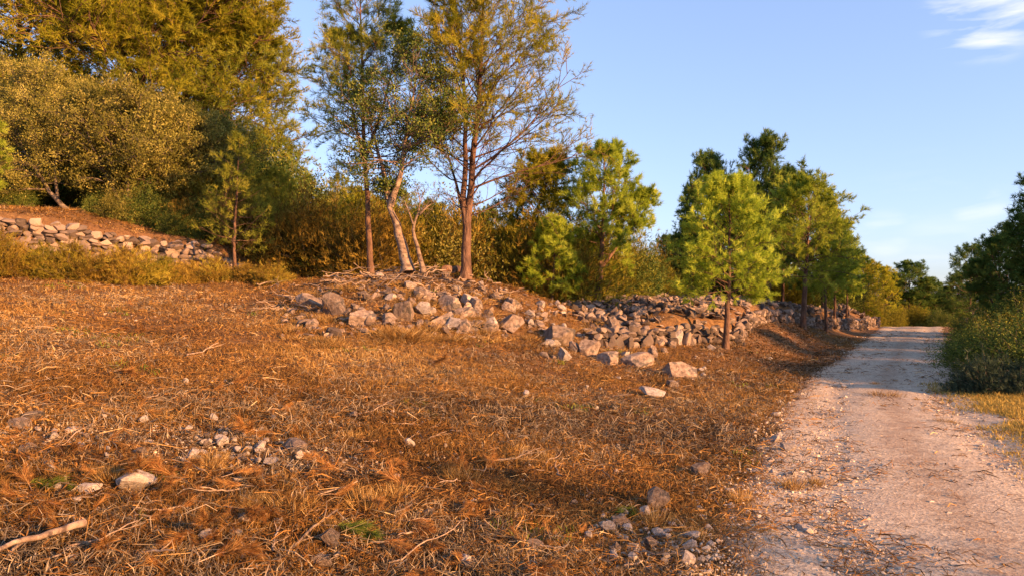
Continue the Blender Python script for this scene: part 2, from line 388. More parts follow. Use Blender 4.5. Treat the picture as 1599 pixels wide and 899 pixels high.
M['rock_pale'] = surf('pale_limestone', [(.3, (.13, .1, .08)), (.5, (.3, .245, .2)), (.72, (.46, .39, .33))], 6, bump=.6, bscale=30, obj_tint=.2, second=(9, .62, (.25, .19, .14)), bdist=.02)
M['rock_wall'] = surf('wall_stone', [(.2, (.06, .043, .033)), (.5, (.18, .13, .1)), (.85, (.34, .25, .185))], 2.4, bump=.8, bscale=18, attr=True, second=(5, .6, (.11, .09, .07)), bdist=.03)
M['gravel'] = surf('loose_gravel', [(.1, (.22, .165, .13)), (.5, (.5, .385, .27)), (.9, (.71, .585, .43))], 20, bump=.2, attr=True)

def ground_mat():
    m, n, l = new_mat('ground_soil')
    tcn = n.new('ShaderNodeTexCoord')
    def noise(s, d=8, r=.6):
        q = n.new('ShaderNodeTexNoise'); q.inputs['Scale'].default_value = s; q.inputs['Detail'].default_value = d; q.inputs['Roughness'].default_value = r
        l.new(tcn.outputs['Object'], q.inputs['Vector']); return q.outputs[0]
    a = ramp(n, [(.3, (.06, .035, .02)), (.45, (.16, .085, .038)), (.58, (.27, .15, .06)), (.75, (.4, .25, .11))]); l.new(noise(9, 10, .75), a.inputs[0])
    b = ramp(n, [(.35, (.11, .06, .03)), (.65, (.24, .125, .055))]); l.new(noise(24, 8, .7), b.inputs[0])
    mr = n.new('ShaderNodeMapRange'); mr.inputs[1].default_value = .42; mr.inputs[2].default_value = .6; l.new(noise(.6, 4), mr.inputs[0])
    mx_ = n.new('ShaderNodeMix'); mx_.data_type = 'RGBA'; l.new(mr.outputs[0], mx_.inputs[0]); l.new(a.outputs[0], mx_.inputs[6]); l.new(b.outputs[0], mx_.inputs[7])
    p = n.new('ShaderNodeBsdfPrincipled'); p.inputs['Roughness'].default_value = .95; p.inputs['Specular IOR Level'].default_value = .1
    l.new(mx_.outputs[2], p.inputs['Base Color'])
    bp = n.new('ShaderNodeBump'); bp.inputs['Strength'].default_value = 1; bp.inputs['Distance'].default_value = .05; l.new(noise(22, 10, .8), bp.inputs['Height']); l.new(bp.outputs[0], p.inputs['Normal'])
    o = n.new('ShaderNodeOutputMaterial'); l.new(p.outputs[0], o.inputs[0]); return m
def road_mat():
    m, n, l = new_mat('road_gravel')
    tcn = n.new('ShaderNodeTexCoord')
    def noise(s, d=8, r=.6):
        q = n.new('ShaderNodeTexNoise'); q.inputs['Scale'].default_value = s; q.inputs['Detail'].default_value = d; q.inputs['Roughness'].default_value = r
        l.new(tcn.outputs['Object'], q.inputs['Vector']); return q.outputs[0]
    v = n.new('ShaderNodeTexVoronoi'); v.inputs['Scale'].default_value = 45; v.inputs['Randomness'].default_value = 1; l.new(tcn.outputs['Object'], v.inputs['Vector'])
    sep = n.new('ShaderNodeSeparateColor'); l.new(v.outputs['Color'], sep.inputs[0])
    ma = n.new('ShaderNodeMath'); ma.operation = 'MULTIPLY_ADD'; ma.inputs[1].default_value = .4; l.new(sep.outputs[0], ma.inputs[0])
    mb = n.new('ShaderNodeMath'); mb.operation = 'MULTIPLY_ADD'; mb.inputs[1].default_value = .9; mb.inputs[2].default_value = -.15; l.new(noise(5, 9, .75), mb.inputs[0]); l.new(mb.outputs[0], ma.inputs[2])
    a = ramp(n, [(.15, (.17, .13, .1)), (.35, (.37, .28, .195)), (.6, (.54, .42, .29)), (.9, (.71, .58, .42))]); l.new(ma.outputs[0], a.inputs[0])
    mr = n.new('ShaderNodeMapRange'); mr.inputs[1].default_value = .5; mr.inputs[2].default_value = .68; mr.inputs[4].default_value = .55; l.new(noise(1.3, 7, .65), mr.inputs[0])
    mx_ = n.new('ShaderNodeMix'); mx_.data_type = 'RGBA'; l.new(mr.outputs[0], mx_.inputs[0]); l.new(a.outputs[0], mx_.inputs[6]); mx_.inputs[7].default_value = (.42, .3, .21, 1)
    p = n.new('ShaderNodeBsdfPrincipled'); p.inputs['Roughness'].default_value = .95; p.inputs['Specular IOR Level'].default_value = .1
    at_ = n.new('ShaderNodeAttribute'); at_.attribute_name = 'var'
    nv = n.new('ShaderNodeMath'); nv.operation = 'MULTIPLY_ADD'; nv.inputs[1].default_value = .9; l.new(noise(7, 8, .75), nv.inputs[0]); 
    sb = n.new('ShaderNodeMath'); sb.operation = 'SUBTRACT'; sb.inputs[0].default_value = .12; l.new(at_.outputs['Fac'], sb.inputs[1]); l.new(sb.outputs[0], nv.inputs[2])
    m3 = n.new('ShaderNodeMapRange'); m3.inputs[1].default_value = .1; m3.inputs[2].default_value = .45; m3.inputs[4].default_value = .85; l.new(nv.outputs[0], m3.inputs[0])
    m4 = n.new('ShaderNodeMix'); m4.data_type = 'RGBA'; l.new(m3.outputs[0], m4.inputs[0]); l.new(mx_.outputs[2], m4.inputs[6]); m4.inputs[7].default_value = (.27, .165, .095, 1)
    l.new(m4.outputs[2], p.inputs['Base Color'])
    ad = n.new('ShaderNodeMath'); ad.operation = 'ADD'; vm = n.new('ShaderNodeMath'); vm.operation = 'MULTIPLY'; vm.inputs[1].default_value = .35; l.new(v.outputs['Distance'], vm.inputs[0]); l.new(noise(7, 12, .85), ad.inputs[0]); l.new(vm.outputs[0], ad.inputs[1])
    bp = n.new('ShaderNodeBump'); bp.inputs['Strength'].default_value = .6; bp.inputs['Distance'].default_value = .022; l.new(ad.outputs[0], bp.inputs['Height']); l.new(bp.outputs[0], p.inputs['Normal'])
    o = n.new('ShaderNodeOutputMaterial'); l.new(p.outputs[0], o.inputs[0]); return m
M['ground'] = ground_mat(); M['road'] = road_mat()
M['hill'] = surf('far_hill', [(.3, (.12, .15, .2)), (.7, (.16, .19, .25))], .01, bump=0)  # blue-grey of distant haze painted into the hill colour

# ------------------------------------------------------------------ ground, road, hill
def build_ground():
    n = 620
    s = np.linspace(-1, 1, n); kx = 6.2
    gx = np.sinh(s * kx) / np.sinh(kx) * 2600
    gy = 9 + np.sinh(s * kx) / np.sinh(kx) * 2600
    X, Y = np.meshgrid(gx, gy)
    Z = H(X.ravel(), Y.ravel())
    V = np.c_[X.ravel(), Y.ravel(), Z]
    i = (np.arange(n - 1)[:, None] * n + np.arange(n - 1)[None]).ravel()
    Q = np.c_[i, i + 1, i + n + 1, i + n]
    o = mesh_obj('ground', mk_mesh('ground', V, F4=Q, mats=[M['ground']], smooth=True)); tag(o, kind='structure')
build_ground()
def half_w(y): return np.interp(y, [0, 5, 14, 30, 60], [1.75, 1.7, 1.45, 1.6, 1.8])
def build_road():
    ys = np.concatenate([np.linspace(-12, 25, 620), np.linspace(25.1, 70, 260)]); m = 60
    u = np.linspace(-1, 1, m)
    jl = 1 + .16 * fbm(ys * 1.1, ys * 0, seed=31); jr = 1 + .16 * fbm(ys * 1.1, ys * 0 + 5, seed=37)
    hw = half_w(ys) / .87
    X = road_x(ys)[:, None] + np.where(u < 0, u * (hw * jl)[:, None], u * (hw * jr)[:, None]); Y = np.repeat(ys[:, None], m, 1)
    Z = H(X.ravel(), Y.ravel(), False).reshape(X.shape)
    ed = ss((1 - np.abs(u)) / .12)[None]
    Z = Z + .012 * fbm(X * 1.2, Y * 1.2, seed=4, o=2) - .012 + .012 * ed - .035 * (1 - ed) + .006 * fbm(X * 9, Y * 9, seed=5, o=3)
    Z = Z - .025 * np.exp(-((np.abs(u)[None] - .5) / .16) ** 2)
    V = np.c_[X.ravel(), Y.ravel(), Z.ravel()]
    i = (np.arange(len(ys) - 1)[:, None] * m + np.arange(m - 1)[None]).ravel()
    un = u[None] + .12 * fbm(X * .8, Y * .8, seed=41)
    trk = np.exp(-((np.abs(un) - .48) / .17) ** 2); soil = np.clip(ss((np.abs(un) - .72) / .3) * .95 + .4 * np.exp(-(un / .16) ** 2), 0, 1)
    var = np.clip(.5 + .5 * trk - .5 * soil, 0, 1)
    o = mesh_obj('gravel_road', mk_mesh('gravel_road', V, F4=np.c_[i, i + 1, i + m + 1, i + m], var=var.ravel(), mats=[M['road']], smooth=True)); tag(o, kind='structure')
build_road()
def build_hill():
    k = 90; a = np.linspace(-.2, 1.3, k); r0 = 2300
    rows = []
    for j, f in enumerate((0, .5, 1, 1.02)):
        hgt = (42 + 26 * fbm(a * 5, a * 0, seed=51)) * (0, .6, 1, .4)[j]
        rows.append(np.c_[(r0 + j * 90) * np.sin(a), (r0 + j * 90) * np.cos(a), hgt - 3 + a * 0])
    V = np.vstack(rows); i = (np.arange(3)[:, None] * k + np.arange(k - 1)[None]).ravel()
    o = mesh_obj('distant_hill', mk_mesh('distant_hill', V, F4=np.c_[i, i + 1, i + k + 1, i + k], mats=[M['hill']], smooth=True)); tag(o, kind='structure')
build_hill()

# ------------------------------------------------------------------ rocks
import bmesh
def ico(sub):
    bm = bmesh.new(); bmesh.ops.create_icosphere(bm, subdivisions=sub, radius=1)
    V = np.array([v.co[:] for v in bm.verts]); T = np.array([[v.index for v in f.verts] for f in bm.faces]); bm.free(); return V, T
ICO = {1: ico(1), 2: ico(2), 3: ico(3), 4: ico(4)}
def rock_verts(seed, sub=3, blocky=.5, planes=15, dl=.42):
    r = np.random.default_rng(seed); V, T = ICO[sub]; V = V.copy()
    if blocky > 0:
        c = V / np.abs(V).max(1, keepdims=True); V = V * (1 - blocky) + c * blocky * .8
        q = norm(r.normal(size=(3, 3))); 
    N = norm(r.normal(size=(planes, 3))); dd = r.uniform(dl, .82, planes)
    for nv, d in zip(N, dd):
        e = V @ nv - d; V = V - np.maximum(e, 0)[:, None] * nv
    no = fbm(V[:, 0] * 2 + seed, V[:, 1] * 2, V[:, 2] * 2, seed=seed, o=4)
    no2 = fbm(V[:, 0] * 6 + seed, V[:, 1] * 6, V[:, 2] * 6, seed=seed + 3, o=3)
    V = V * (1 + .06 * no + .03 * no2)[:, None]
    V = V - (V.max(0) + V.min(0)) / 2; V = V / ((V.max(0) - V.min(0)) / 2)
    return V, T
rock_meshes = {}
def rock_mesh(seed, sub=3, blocky=.5, mat='rock'):
    k = (seed, sub, blocky, mat)
    if k not in rock_meshes:
        V, T = rock_verts(seed, sub, blocky)
        rock_meshes[k] = mk_mesh('rock', V * .5, F3=T, mats=[M[mat]])
    return rock_meshes[k]
def place_rock(name, px, py, wpx, hpx, seed, label, mat='rock', blocky=.5, rz=0, tilt=0, group=None, depth=.8, cat='rock', sink=.15, sub=4):
    p = ground_at(px, py + hpx * .5 - 1)
    sink = 0.0 if py > 600 else .26
    w = wpx * p[1] / F_PX; h = hpx * p[1] / F_PX * (1 + sink) * 1.05
    o = mesh_obj(name, rock_mesh(seed, sub, blocky, mat))
    o.scale = (w, w * depth, h); o.rotation_euler = (tilt, tilt * .5, rz)
    o.location = (p[0], p[1] + w * depth * .35, p[2] + h * (.5 - sink))
    ROCKS.append((p[0], p[1] + w * depth * .3, w * .5))
    return tag(o, label, cat, group)
ROCKS = []
hero = [
 (484, 472, 54, 34, 'dark grey rounded boulder at the left end of the rocky mound', 'rock', .2, .9),
 (522, 474, 50, 42, 'tall squared block with an orange lit face beside the dark boulder', 'rock', .75, .5),
 (562, 497, 50, 28, 'broad half buried boulder below the squared block on the mound', 'rock', .4, .8),
 (630, 485, 34, 40, 'upright squared stone standing alone in the middle of the mound face', 'rock', .85, .7),
 (664, 458, 44, 24, 'brown stone under the brushwood near the mound top', 'rock', .5, .7),
 (701, 473, 42, 30, 'angular orange lit block leaning at the head of the stone tumble', 'rock', .6, .8),
 (722, 490, 48, 20, 'long slab tilted to the right in the stone tumble', 'rock', .8, .6),
 (690, 501, 46, 20, 'long slab tilted to the left in the stone tumble', 'rock', .8, .6),
 (722, 510, 30, 24, 'small rounded block at the foot of the two tilted slabs', 'rock', .5, .8),
 (742, 476, 30, 24, 'grey block wedged behind the tilted slabs', 'rock', .7, .8),
 (768, 503, 26, 20, 'small pale stone between the tumble and the wide pale boulder', 'rock_pale', .5, .8),
 (796, 506, 52, 32, 'wide pale boulder at the right end of the stone tumble', 'rock', .3, .8),
 (875, 523, 58, 32, 'large pale wedge shaped boulder with a dark grey left face', 'rock', .45, .7),
 (882, 553, 24, 22, 'pale faceted stone just below the wedge shaped boulder', 'rock_pale', .4, .8),
 (898, 541, 26, 18, 'small stone touching the right foot of the wedge shaped boulder', 'rock', .4, .8),
 (921, 545, 32, 26, 'squat brown boulder, second in the row right of the wedge boulder', 'rock', .5, .8),
 (950, 560, 36, 22, 'rounded pitted boulder in the middle of the low boulder row', 'rock', .3, .8),
 (994, 563, 54, 24, 'wide low boulder with a dark left side in the boulder row', 'rock', .4, .8),
 (1018, 549, 20, 18, 'small upright stone above the wide low boulder', 'rock', .4, .8),
 (1065, 578, 54, 26, 'flat topped grey slab boulder alone at the end of the row', 'rock', .95, .7),
 (1052, 599, 20, 12, 'small stone in the grass under the flat topped slab', 'rock', .4, .8),
 (963, 508, 28, 28, 'upright block at the left corner of the stone terrace', 'rock', .7, .7),
 (1056, 526, 26, 24, 'big pale block set in the front of the stone terrace', 'rock_pale', .6, .6),
 (1022, 614, 42, 12, 'low flat stone almost hidden in dry grass below the slab', 'rock_pale', .3, .7),
 (207, 754, 58, 30, 'bright white rock lying in the left foreground litter', 'rock_pale', .45, .6),
 (132, 766, 38, 16, 'flat tan stone left of the bright white rock', 'rock_pale', .5, .7),
 (48, 654, 32, 16, 'grey rounded stone, right one of two at the left edge', 'rock', .2, .7),
 (24, 664, 34, 16, 'grey flat stone, left one of two at the left edge', 'rock', .4, .7),
 (422, 723, 24, 14, 'smooth oval pale pebble right of the small stone scatter', 'rock_pale', .1, .7),
 (456, 701, 44, 22, 'brown half buried stone with a straw tuft at its right end', 'rock', .5, .7),
 (512, 846, 32, 32, 'pointed triangular stone beside the long fallen branch', 'rock', .7, .5),
 (1098, 736, 32, 22, 'grey squared stone in the shaded grass near the road', 'rock', .8, .7),
 (1030, 781, 36, 34, 'leaning brown stone beside green weeds in the foreground', 'rock', .4, .7),
 (972, 818, 36, 16, 'flat brown stone above the pebble scatter in the foreground', 'rock', .4, .7),
 (836, 857, 26, 22, 'orange lit squared stone left of the pebble scatter', 'rock', .7, .7),
 (990, 858, 20, 16, 'pale rounded stone at the top of the pebble scatter', 'rock_pale', .3, .8),
 (1076, 876, 26, 26, 'pale cracked stone at the lower right of the pebble scatter', 'rock_pale', .4, .7),
 (1233, 703, 24, 16, 'pale rounded rock on the left edge of the gravel road', 'rock_pale', .3, .8),
 (1212, 688, 20, 14, 'smaller pale rock left of the rounded rock at the road edge', 'rock_pale', .3, .8),
 (1262, 832, 34, 14, 'long white stone lying in the shaded gravel road', 'rock_pale', .3, .6),
 (1516, 852, 22, 12, 'small tan stone on the gravel road near the bottom right', 'rock_pale', .4, .8),
 (365, 836, 22, 14, 'small pale stone among the rusty needles in the foreground', 'rock_pale', .3, .8),
 (500, 880, 34, 20, 'dull brown stone at the bottom edge below the triangular stone', 'rock', .4, .8),
 (732, 889, 24, 16, 'small brown rock at the bottom edge of the grass', 'rock', .4, .8),
 (668, 805, 22, 16, 'grey white stone half covered by twigs in the middle foreground', 'rock', .4, .8),
 (90, 766, 20, 10, 'small grey stone at the foot of the flat tan stone', 'rock', .3, .8),
]
for i, (px, py, w, h, lab, mt, bl, dp) in enumerate(hero):
    if px < 830 and py < 600: w, h = w * .88, h * .9
    nm = 'boulder' if w >= 40 and py < 600 else 'stone'
    tilt = (.12 if bl > .6 else .25) * (1 if i % 2 else -1)
    if 'tilted to the right' in lab: tilt = 0.0
    o = place_rock(nm, px, py, w, h, 100 + i, lab, mt, bl, rz=(i * 1.7) % 1.2 - .6, tilt=tilt, depth=dp, cat='boulder' if nm == 'boulder' else 'stone')
    if 'slab tilted' in lab: o.rotation_euler = (.1, .38 * (-1), .3)

def scatter_rocks(name, pts, sizes, label, group, mats, seeds, cat='stone', flat=(.5, .9), sink=.25, sub=3):
    for i, ((x, y), s) in enumerate(zip(pts, sizes)):
        o = mesh_obj(name, rock_mesh(seeds[i % len(seeds)], sub, (.2, .5, .75)[i % 3], mats[i % len(mats)]))
        f = rng.uniform(*flat); o.scale = (s, s * rng.uniform(.6, 1), s * f)
        o.rotation_euler = (rng.normal() * .3, rng.normal() * .3, rng.uniform(0, 6.28))
        o.location = (x, y, Hs(x, y) + s * f * (.5 - sink)); tag(o, label, cat, group); ROCKS.append((x, y, s * .42))
def pix_scatter(n, region, fn=None):
    out = []
    while len(out) < n:
        px = rng.uniform(region[0], region[2]); py = rng.uniform(region[1], region[3])
        if fn is not None and not fn(px, py): continue
        p = ground_at(px, py); out.append((p[0], p[1]))
    return out
tumble = pix_scatter(30, (655, 455, 830, 520), lambda x, y: y > 455 + abs(x - 730) * .15 and y < 525 - (x > 760) * 5)
scatter_rocks('stone', tumble, rng.uniform(.15, .42, 30), 'weathered limestone stone in the tumble on the mound face', 'stones tumbled down the mound face', ['rock', 'rock', 'rock_pale'], range(200, 208))
topm = pix_scatter(34, (540, 425, 940, 500), lambda x, y: y > 425 + max(0, x - 660) * .22 and y < 470 + max(0, x - 800) * .25)
scatter_rocks('stone', topm, rng.uniform(.1, .3, 34), 'broken limestone rock on the crest of the mound', 'stones along the mound crest', ['rock', 'rock_pale', 'rock'], range(200, 208))
low = pix_scatter(24, (440, 455, 660, 530))
scatter_rocks('stone', low, rng.uniform(.1, .32, 24), 'dull stone bedded in dry grass on the left half of the mound', 'stones on the left half of the mound', ['rock'], range(200, 208))
mid = pix_scatter(30, (840, 490, 960, 560)) + pix_scatter(14, (960, 540, 1130, 600))
scatter_rocks('stone', mid, rng.uniform(.08, .26, 44), 'small limestone piece strewn around the low boulder row', 'stones strewn around the boulder row', ['rock', 'rock_pale'], range(200, 208))
fg = pix_scatter(56, (310, 670, 410, 725)) + pix_scatter(80, (900, 800, 1110, 895)) + pix_scatter(20, (0, 640, 120, 790)) + pix_scatter(90, (100, 600, 1100, 890)) + pix_scatter(24, (180, 640, 560, 760))
scatter_rocks('pebble', fg, rng.lognormal(-3.05, .38, len(fg)), 'small stone lying in the dry foreground litter', 'small stones in the foreground litter', ['rock_pale', 'rock', 'rock_pale'], range(210, 216), cat='pebble', sub=2, sink=-.25)
edge = pix_scatter(20, (1160, 640, 1260, 760), lambda x, y: abs(x - (1215 + (y - 700) * -.05)) < 40)
scatter_rocks('pebble', edge, rng.uniform(.03, .12, 20), 'pale stone on the left verge of the gravel road', 'stones along the left road verge', ['rock_pale'], range(210, 216), cat='pebble', sub=2, sink=.15)

# --- stone terrace: rubble on top, dry stone wall around it
def stone_into(acc, r, c, size, rz=0, tilt=.25, blocky=.5, sub=2, bank={}):
    k = int(r.integers(0, 24)); key = (k, sub)
    if key not in bank: bank[key] = rock_verts(300 + k, sub, .25 + .6 * (k % 3) / 2, planes=8, dl=.3)
    V, T = bank[key]
    V = V * .5 * np.asarray(size)
    a, b, c3 = r.normal() * tilt, r.normal() * tilt, rz
    m = np.array(Matrix.Rotation(c3, 3, 'Z') @ Matrix.Rotation(a, 3, 'X') @ Matrix.Rotation(b, 3, 'Y'))
    acc.add(V @ m.T + np.asarray(c), T=T, var=r.random())
def wall_mesh(pts, zf, hf, size, seed, courses_gap=.8):
    r = np.random.default_rng(seed); acc = Acc(); pts = np.asarray(pts, float)
    seg = np.hypot(*(pts[1:] - pts[:-1]).T); cum = np.r_[0, np.cumsum(seg)]; Lt = cum[-1]
    h0 = 0
    s = 0.0
    while s < Lt:
        x = np.interp(s, cum, pts[:, 0]); y = np.interp(s, cum, pts[:, 1]); i = min(np.searchsorted(cum, s, 'right') - 1, len(seg) - 1)
        dx, dy = (pts[i + 1] - pts[i]) / seg[i]; rz = math.atan2(dy, dx)
        hh = hf(x, y); zb = zf(x, y); step = size * r.uniform(.75, 1.1); z = -.06
        while z < hh - size * .1:
            sh = size * r.uniform(.42, .85); sw = size * r.uniform(.8, 1.5)
            off = r.normal() * .05
            stone_into(acc, r, (x + off * dx + r.normal() * .03 - dy * 0, y + off * dy + r.normal() * .04, zb + z + sh * .5), (sw * 1.12, size * 1.1, sh * 1.22), rz + r.normal() * .08, .1, sub=3)
            z += sh * .86
        s += step
    return acc
def wall_z(x, y): return float(H(x, y - .35, False)[0])
lw = [(x, float(np.interp(x, WX, WY))) for x in np.linspace(-19, -7.7, 50)]
acc = wall_mesh(lw, lambda x, y: float(H(x, y - .5, False)[0]) - .05, lambda x, y: float(wall_h(x)) + .02, .22, 5)
o = mesh_obj('dry_stone_wall', acc.mesh('dry_stone_wall', [M['rock_wall']])); tag(o, 'dry stone retaining wall of grey blocks above the left slope', 'wall')
pf = PLAT_F
def pl_z(x, y):
    return min(float(H(x + .35, y - .45, False)[0]), float(H(x, y, False)[0])) - .05
acc = wall_mesh(pf[:2], pl_z, lambda x, y: .5, .2, 8)
def upright():
    r = np.random.default_rng(81); a, b = pf[0], pf[1]; Lf = float(np.hypot(*(b - a))); s = 0.1
    while s < Lf:
        q = a + (b - a) * s / Lf; zb = pl_z(q[0], q[1] - .2); hh = r.uniform(.26, .5); ww = r.uniform(.16, .34)
        stone_into(acc, r, (q[0], q[1] - .16 + r.normal() * .04, zb + hh * .45), (ww * 1.15, .2, hh * 1.2), math.atan2(b[1] - a[1], b[0] - a[0]) + r.normal() * .15, .14, sub=3)
        s += ww * .95
upright()
acc2 = wall_mesh(pf[1:], pl_z, lambda x, y: .62, .24, 9)
o = mesh_obj('dry_stone_wall', acc.mesh('dry_stone_wall', [M['rock_wall']])); tag(o, 'low crumbling stone wall facing the camera in front of the rubble terrace', 'wall')
o = mesh_obj('dry_stone_wall', acc2.mesh('dry_stone_wall', [M['rock_wall']])); tag(o, 'long low dry stone wall running beside the road to the far trees', 'wall')
def plat_pts(n, r):
    out = []
    while len(out) < n:
        x = r.uniform(1.5, 22, 4000); y = 16 + 30 * r.random(4000) ** 1.6
        ok = inpoly(x, y, PLAT) & (seg_d(x, y, PLAT_F) > .1) & (vnoise(x * .7, y * .7, seed=66) > -.45 + (seg_d(x, y, PLAT_F) > 5) * .35)
        out += list(zip(x[ok], y[ok]))
    return out[:n]
pr = np.random.default_rng(12)
pp = plat_pts(3200, pr)
near = [p for p in pp if p[1] < 27][:90]; nset = set(near)
scatter_rocks('stone', near, pr.uniform(.18, .34, len(near)), 'loose angular stone in the rubble on top of the stone terrace', 'rubble stones on the stone terrace', ['rock', 'rock', 'rock'], range(220, 228), sub=3, sink=.2)
acc = Acc()
for q in pp:
    if q in nset: continue
    s = pr.uniform(.13, .3) * (1 + max(0, q[1] - 22) * .02)
    stone_into(acc, pr, (q[0], q[1], Hs(*q) + s * .25), (s, s * pr.uniform(.5, .9), s * pr.uniform(.25, .6)), pr.uniform(0, 6), .6, sub=2)
o = mesh_obj('rubble', acc.mesh('rubble', [M['rock_wall']])); tag(o, 'grey limestone rubble covering the stone terrace', 'rubble', kind='stuff')
acc = Acc()
mpp = pix_scatter(620, (440, 430, 960, 530), lambda x, y: y > 425 + max(0, x - 660) * .22 + max(0, 560 - x) * .35 and vnoise(x / 30., y / 14., seed=5) > -.1)
for q in mpp:
    s = pr.lognormal(-2.3, .4)
    stone_into(acc, pr, (q[0], q[1], Hs(*q) + s * .2), (s, s * pr.uniform(.5, .9), s * pr.uniform(.25, .6)), pr.uniform(0, 6), .6, sub=2)
o = mesh_obj('stone_chips', acc.mesh('stone_chips', [M['rock_wall']])); tag(o, 'small broken limestone chips strewn over the mound', 'stone chips', kind='stuff')

# ------------------------------------------------------------------ trees
def limb_path(pts, k=14):
    pts = np.asarray(pts, float); t = np.linspace(0, 1, len(pts)); q = np.linspace(0, 1, k)
    # smooth (Catmull-like) by interpolating then blurring
    out = np.stack([np.interp(q, t, pts[:, i]) for i in range(3)], 1)
    for _ in range(2): out[1:-1] = (out[:-2] + 2 * out[1:-1] + out[2:]) / 4
    return out
def make_tree(seed, leaders, nb=40, ns=8, nt=4, nf=3, t0=.3, R0=1.2, prof='cone', e0=5, e1=55, curl=.06, fol='needle', fn=12, fL=.11, fw=.012,
              bark='bark_pine', leaf='pine_bright', r0=.09, bias=None, dead=0, ratio=.48, jit=.15, var_c=.0, tw=1.0, sides=9, bare=.25, blow=1.0):
    """leaders: list of (points, base radius). Returns (bark mesh, crown mesh)."""
    r = np.random.default_rng(seed); ab, af = Acc(), Acc()
    pr_, dl, L_, br_ = [], [], [], []
    for li, (pts, rad) in enumerate(leaders):
        path = limb_path(pts); k = len(path)
        path[1:-1] += r.normal(size=(k - 2, 3)) * rad * .12 * np.array([1, 1, 0])
        rr = rad * (1 - np.linspace(0, 1, k) ** 1.1 * .92)
        if li == 0: rr[0] *= 1.28; 
        tubes(ab, path[None], rr[None], sides)
        hh = path[-1, 2] - 0
        n = nb if np.isscalar(nb) else nb[li]
        tt0 = t0 if np.isscalar(t0) else t0[li]
        t = tt0 + (1 - tt0) * ((np.arange(n) + r.random(n) * .8) / n) ** .92
        f = t * (k - 1); i = np.minimum(f.astype(int), k - 2); w = (f - i)[:, None]
        p = path[i] * (1 - w) + path[i + 1] * w
        u = (t - tt0) / (1 - tt0)
        az = np.arange(n) * 2.399 + r.normal(size=n) * .35 + li
        el = R(e0) + (R(e1) - R(e0)) * u + r.normal(size=n) * .1
        d = np.stack([np.cos(az) * np.cos(el), np.sin(az) * np.cos(el), np.sin(el)], 1)
        if prof == 'cone': g = (1 - u) ** .75 * .92 + .1; g = g * ss(u / .12 + .45)
        elif prof == 'round': g = np.sqrt(np.clip(1 - (1.7 * u - .8) ** 2, .1, 1))
        elif prof == 'egg': g = np.sqrt(np.clip(1 - (1.55 * u - .55) ** 2, .02, 1))
        elif prof == 'umbrella': g = .55 + .5 * u - .5 * np.clip(u - .75, 0, 1) * 3
        else: g = .75 - .45 * u
        RR = R0 if np.isscalar(R0) else R0[li]
        L = RR * g * r.uniform(.78, 1.15, n)
        if bias is not None:
            bd = np.asarray(bias[:3]); L = L * (1 + bias[3] * (d @ bd))
        L = np.where(np.arange(n) < dead, L * .6, L)
        pr_.append(p); dl.append(d); L_.append(L); br_.append(np.minimum(rr[i] * .38, .005 + L * .009) * tw)
    p = np.vstack(pr_); d = np.vstack(dl); L = np.concatenate(L_); br = np.concatenate(br_)
    live = np.concatenate([np.arange(len(x)) for x in pr_]) >= dead
    A = grow(r, p, d, L, 7, curl * .5, jit)
    tubes(ab, A, br[:, None] * (1 - .8 * np.linspace(0, 1, 7))[None], 5)
    q, e, M_, t1 = children(r, A, L, ns, .22, 1.0, R(28), R(62), ratio * 1.25, .55)
    B_ = grow(r, q, e, M_, 5, curl * .8, jit)
    rb = np.maximum(np.repeat(br, ns) * .38, .0035 * tw)
    lv = np.repeat(live, ns)
    tubes(ab, B_, rb[:, None] * (1 - .7 * np.linspace(0, 1, 5))[None], 3)
    q, e, M3, t2 = children(r, B_, M_, nt, bare, 1.0, R(22), R(60), ratio * 1.15, .8)
    M3 = np.maximum(M3, .06 * blow)
    C_ = grow(r, q, e, M3, 3, curl, jit)
    rc = np.repeat(np.maximum(rb * .5, .0022 * tw), nt)
    tubes(ab, C_, rc[:, None] * np.array([[1, .8, .5]]), 3)
    lv3 = np.repeat(lv, nt)
    var_b = np.repeat(np.clip(.5 + r.normal(size=len(B_)) * .2, 0, 1), nt)
    keep = lv3
    Cl = C_[keep]; vb = var_b[keep]
    if len(Cl):
        tt = np.linspace(.35, 1, nf) if nf > 1 else np.array([.95])
        Pn = Cl[:, None, 0] * (1 - tt)[None, :, None] + Cl[:, None, 2] * tt[None, :, None]
        Dn = np.repeat(norm(Cl[:, 2] - Cl[:, 0] + np.array([0, 0, .02]))[:, None], nf, 1)
        Dn = norm(Dn + np.array([0, 0, .18]) + r.normal(size=Dn.shape) * .3)
        vv = np.repeat(vb, nf) + var_c
        if fol == 'needle': needles(af, r, Pn.reshape(-1, 3), Dn.reshape(-1, 3), fn, fL, fw, var=vv)
        else: leaves(af, r, Pn.reshape(-1, 3), Dn.reshape(-1, 3), fn, fL * .9, fL, fw, var=vv)
    bm_ = ab.mesh('trunk', [M[bark]], True)
    return bm_, af.mesh('crown', [M[leaf]])
def put_tree(name, meshes, loc, rz=0, sc=1, label='', cat='tree', group=None):
    e = empty(name, loc, rz, sc); mesh_obj('trunk', meshes[0], e); mesh_obj('crown', meshes[1], e)
    return tag(e, label, cat, group)
def straight(h, lean=(0, 0), wob=.0, seed=0, n=5):
    r = np.random.default_rng(seed); t = np.linspace(0, 1, n)
    return np.c_[t * lean[0] * h + r.normal(size=n) * wob * (t > 0), t * lean[1] * h + r.normal(size=n) * wob * (t > 0), t * h]
def base(px, py, Y=None):
    if Y is None: p = ground_at(px, py); return (p[0], p[1], p[2] - .05)
    a = at(px, py, Y); return (a[0], a[1], Hs(a[0], a[1]) - .05)
def hpx(loc, py_top):   # height of a tree at loc whose top shows at py_top
    z = at(CXP, py_top, loc[1])[2]; return z - loc[2]
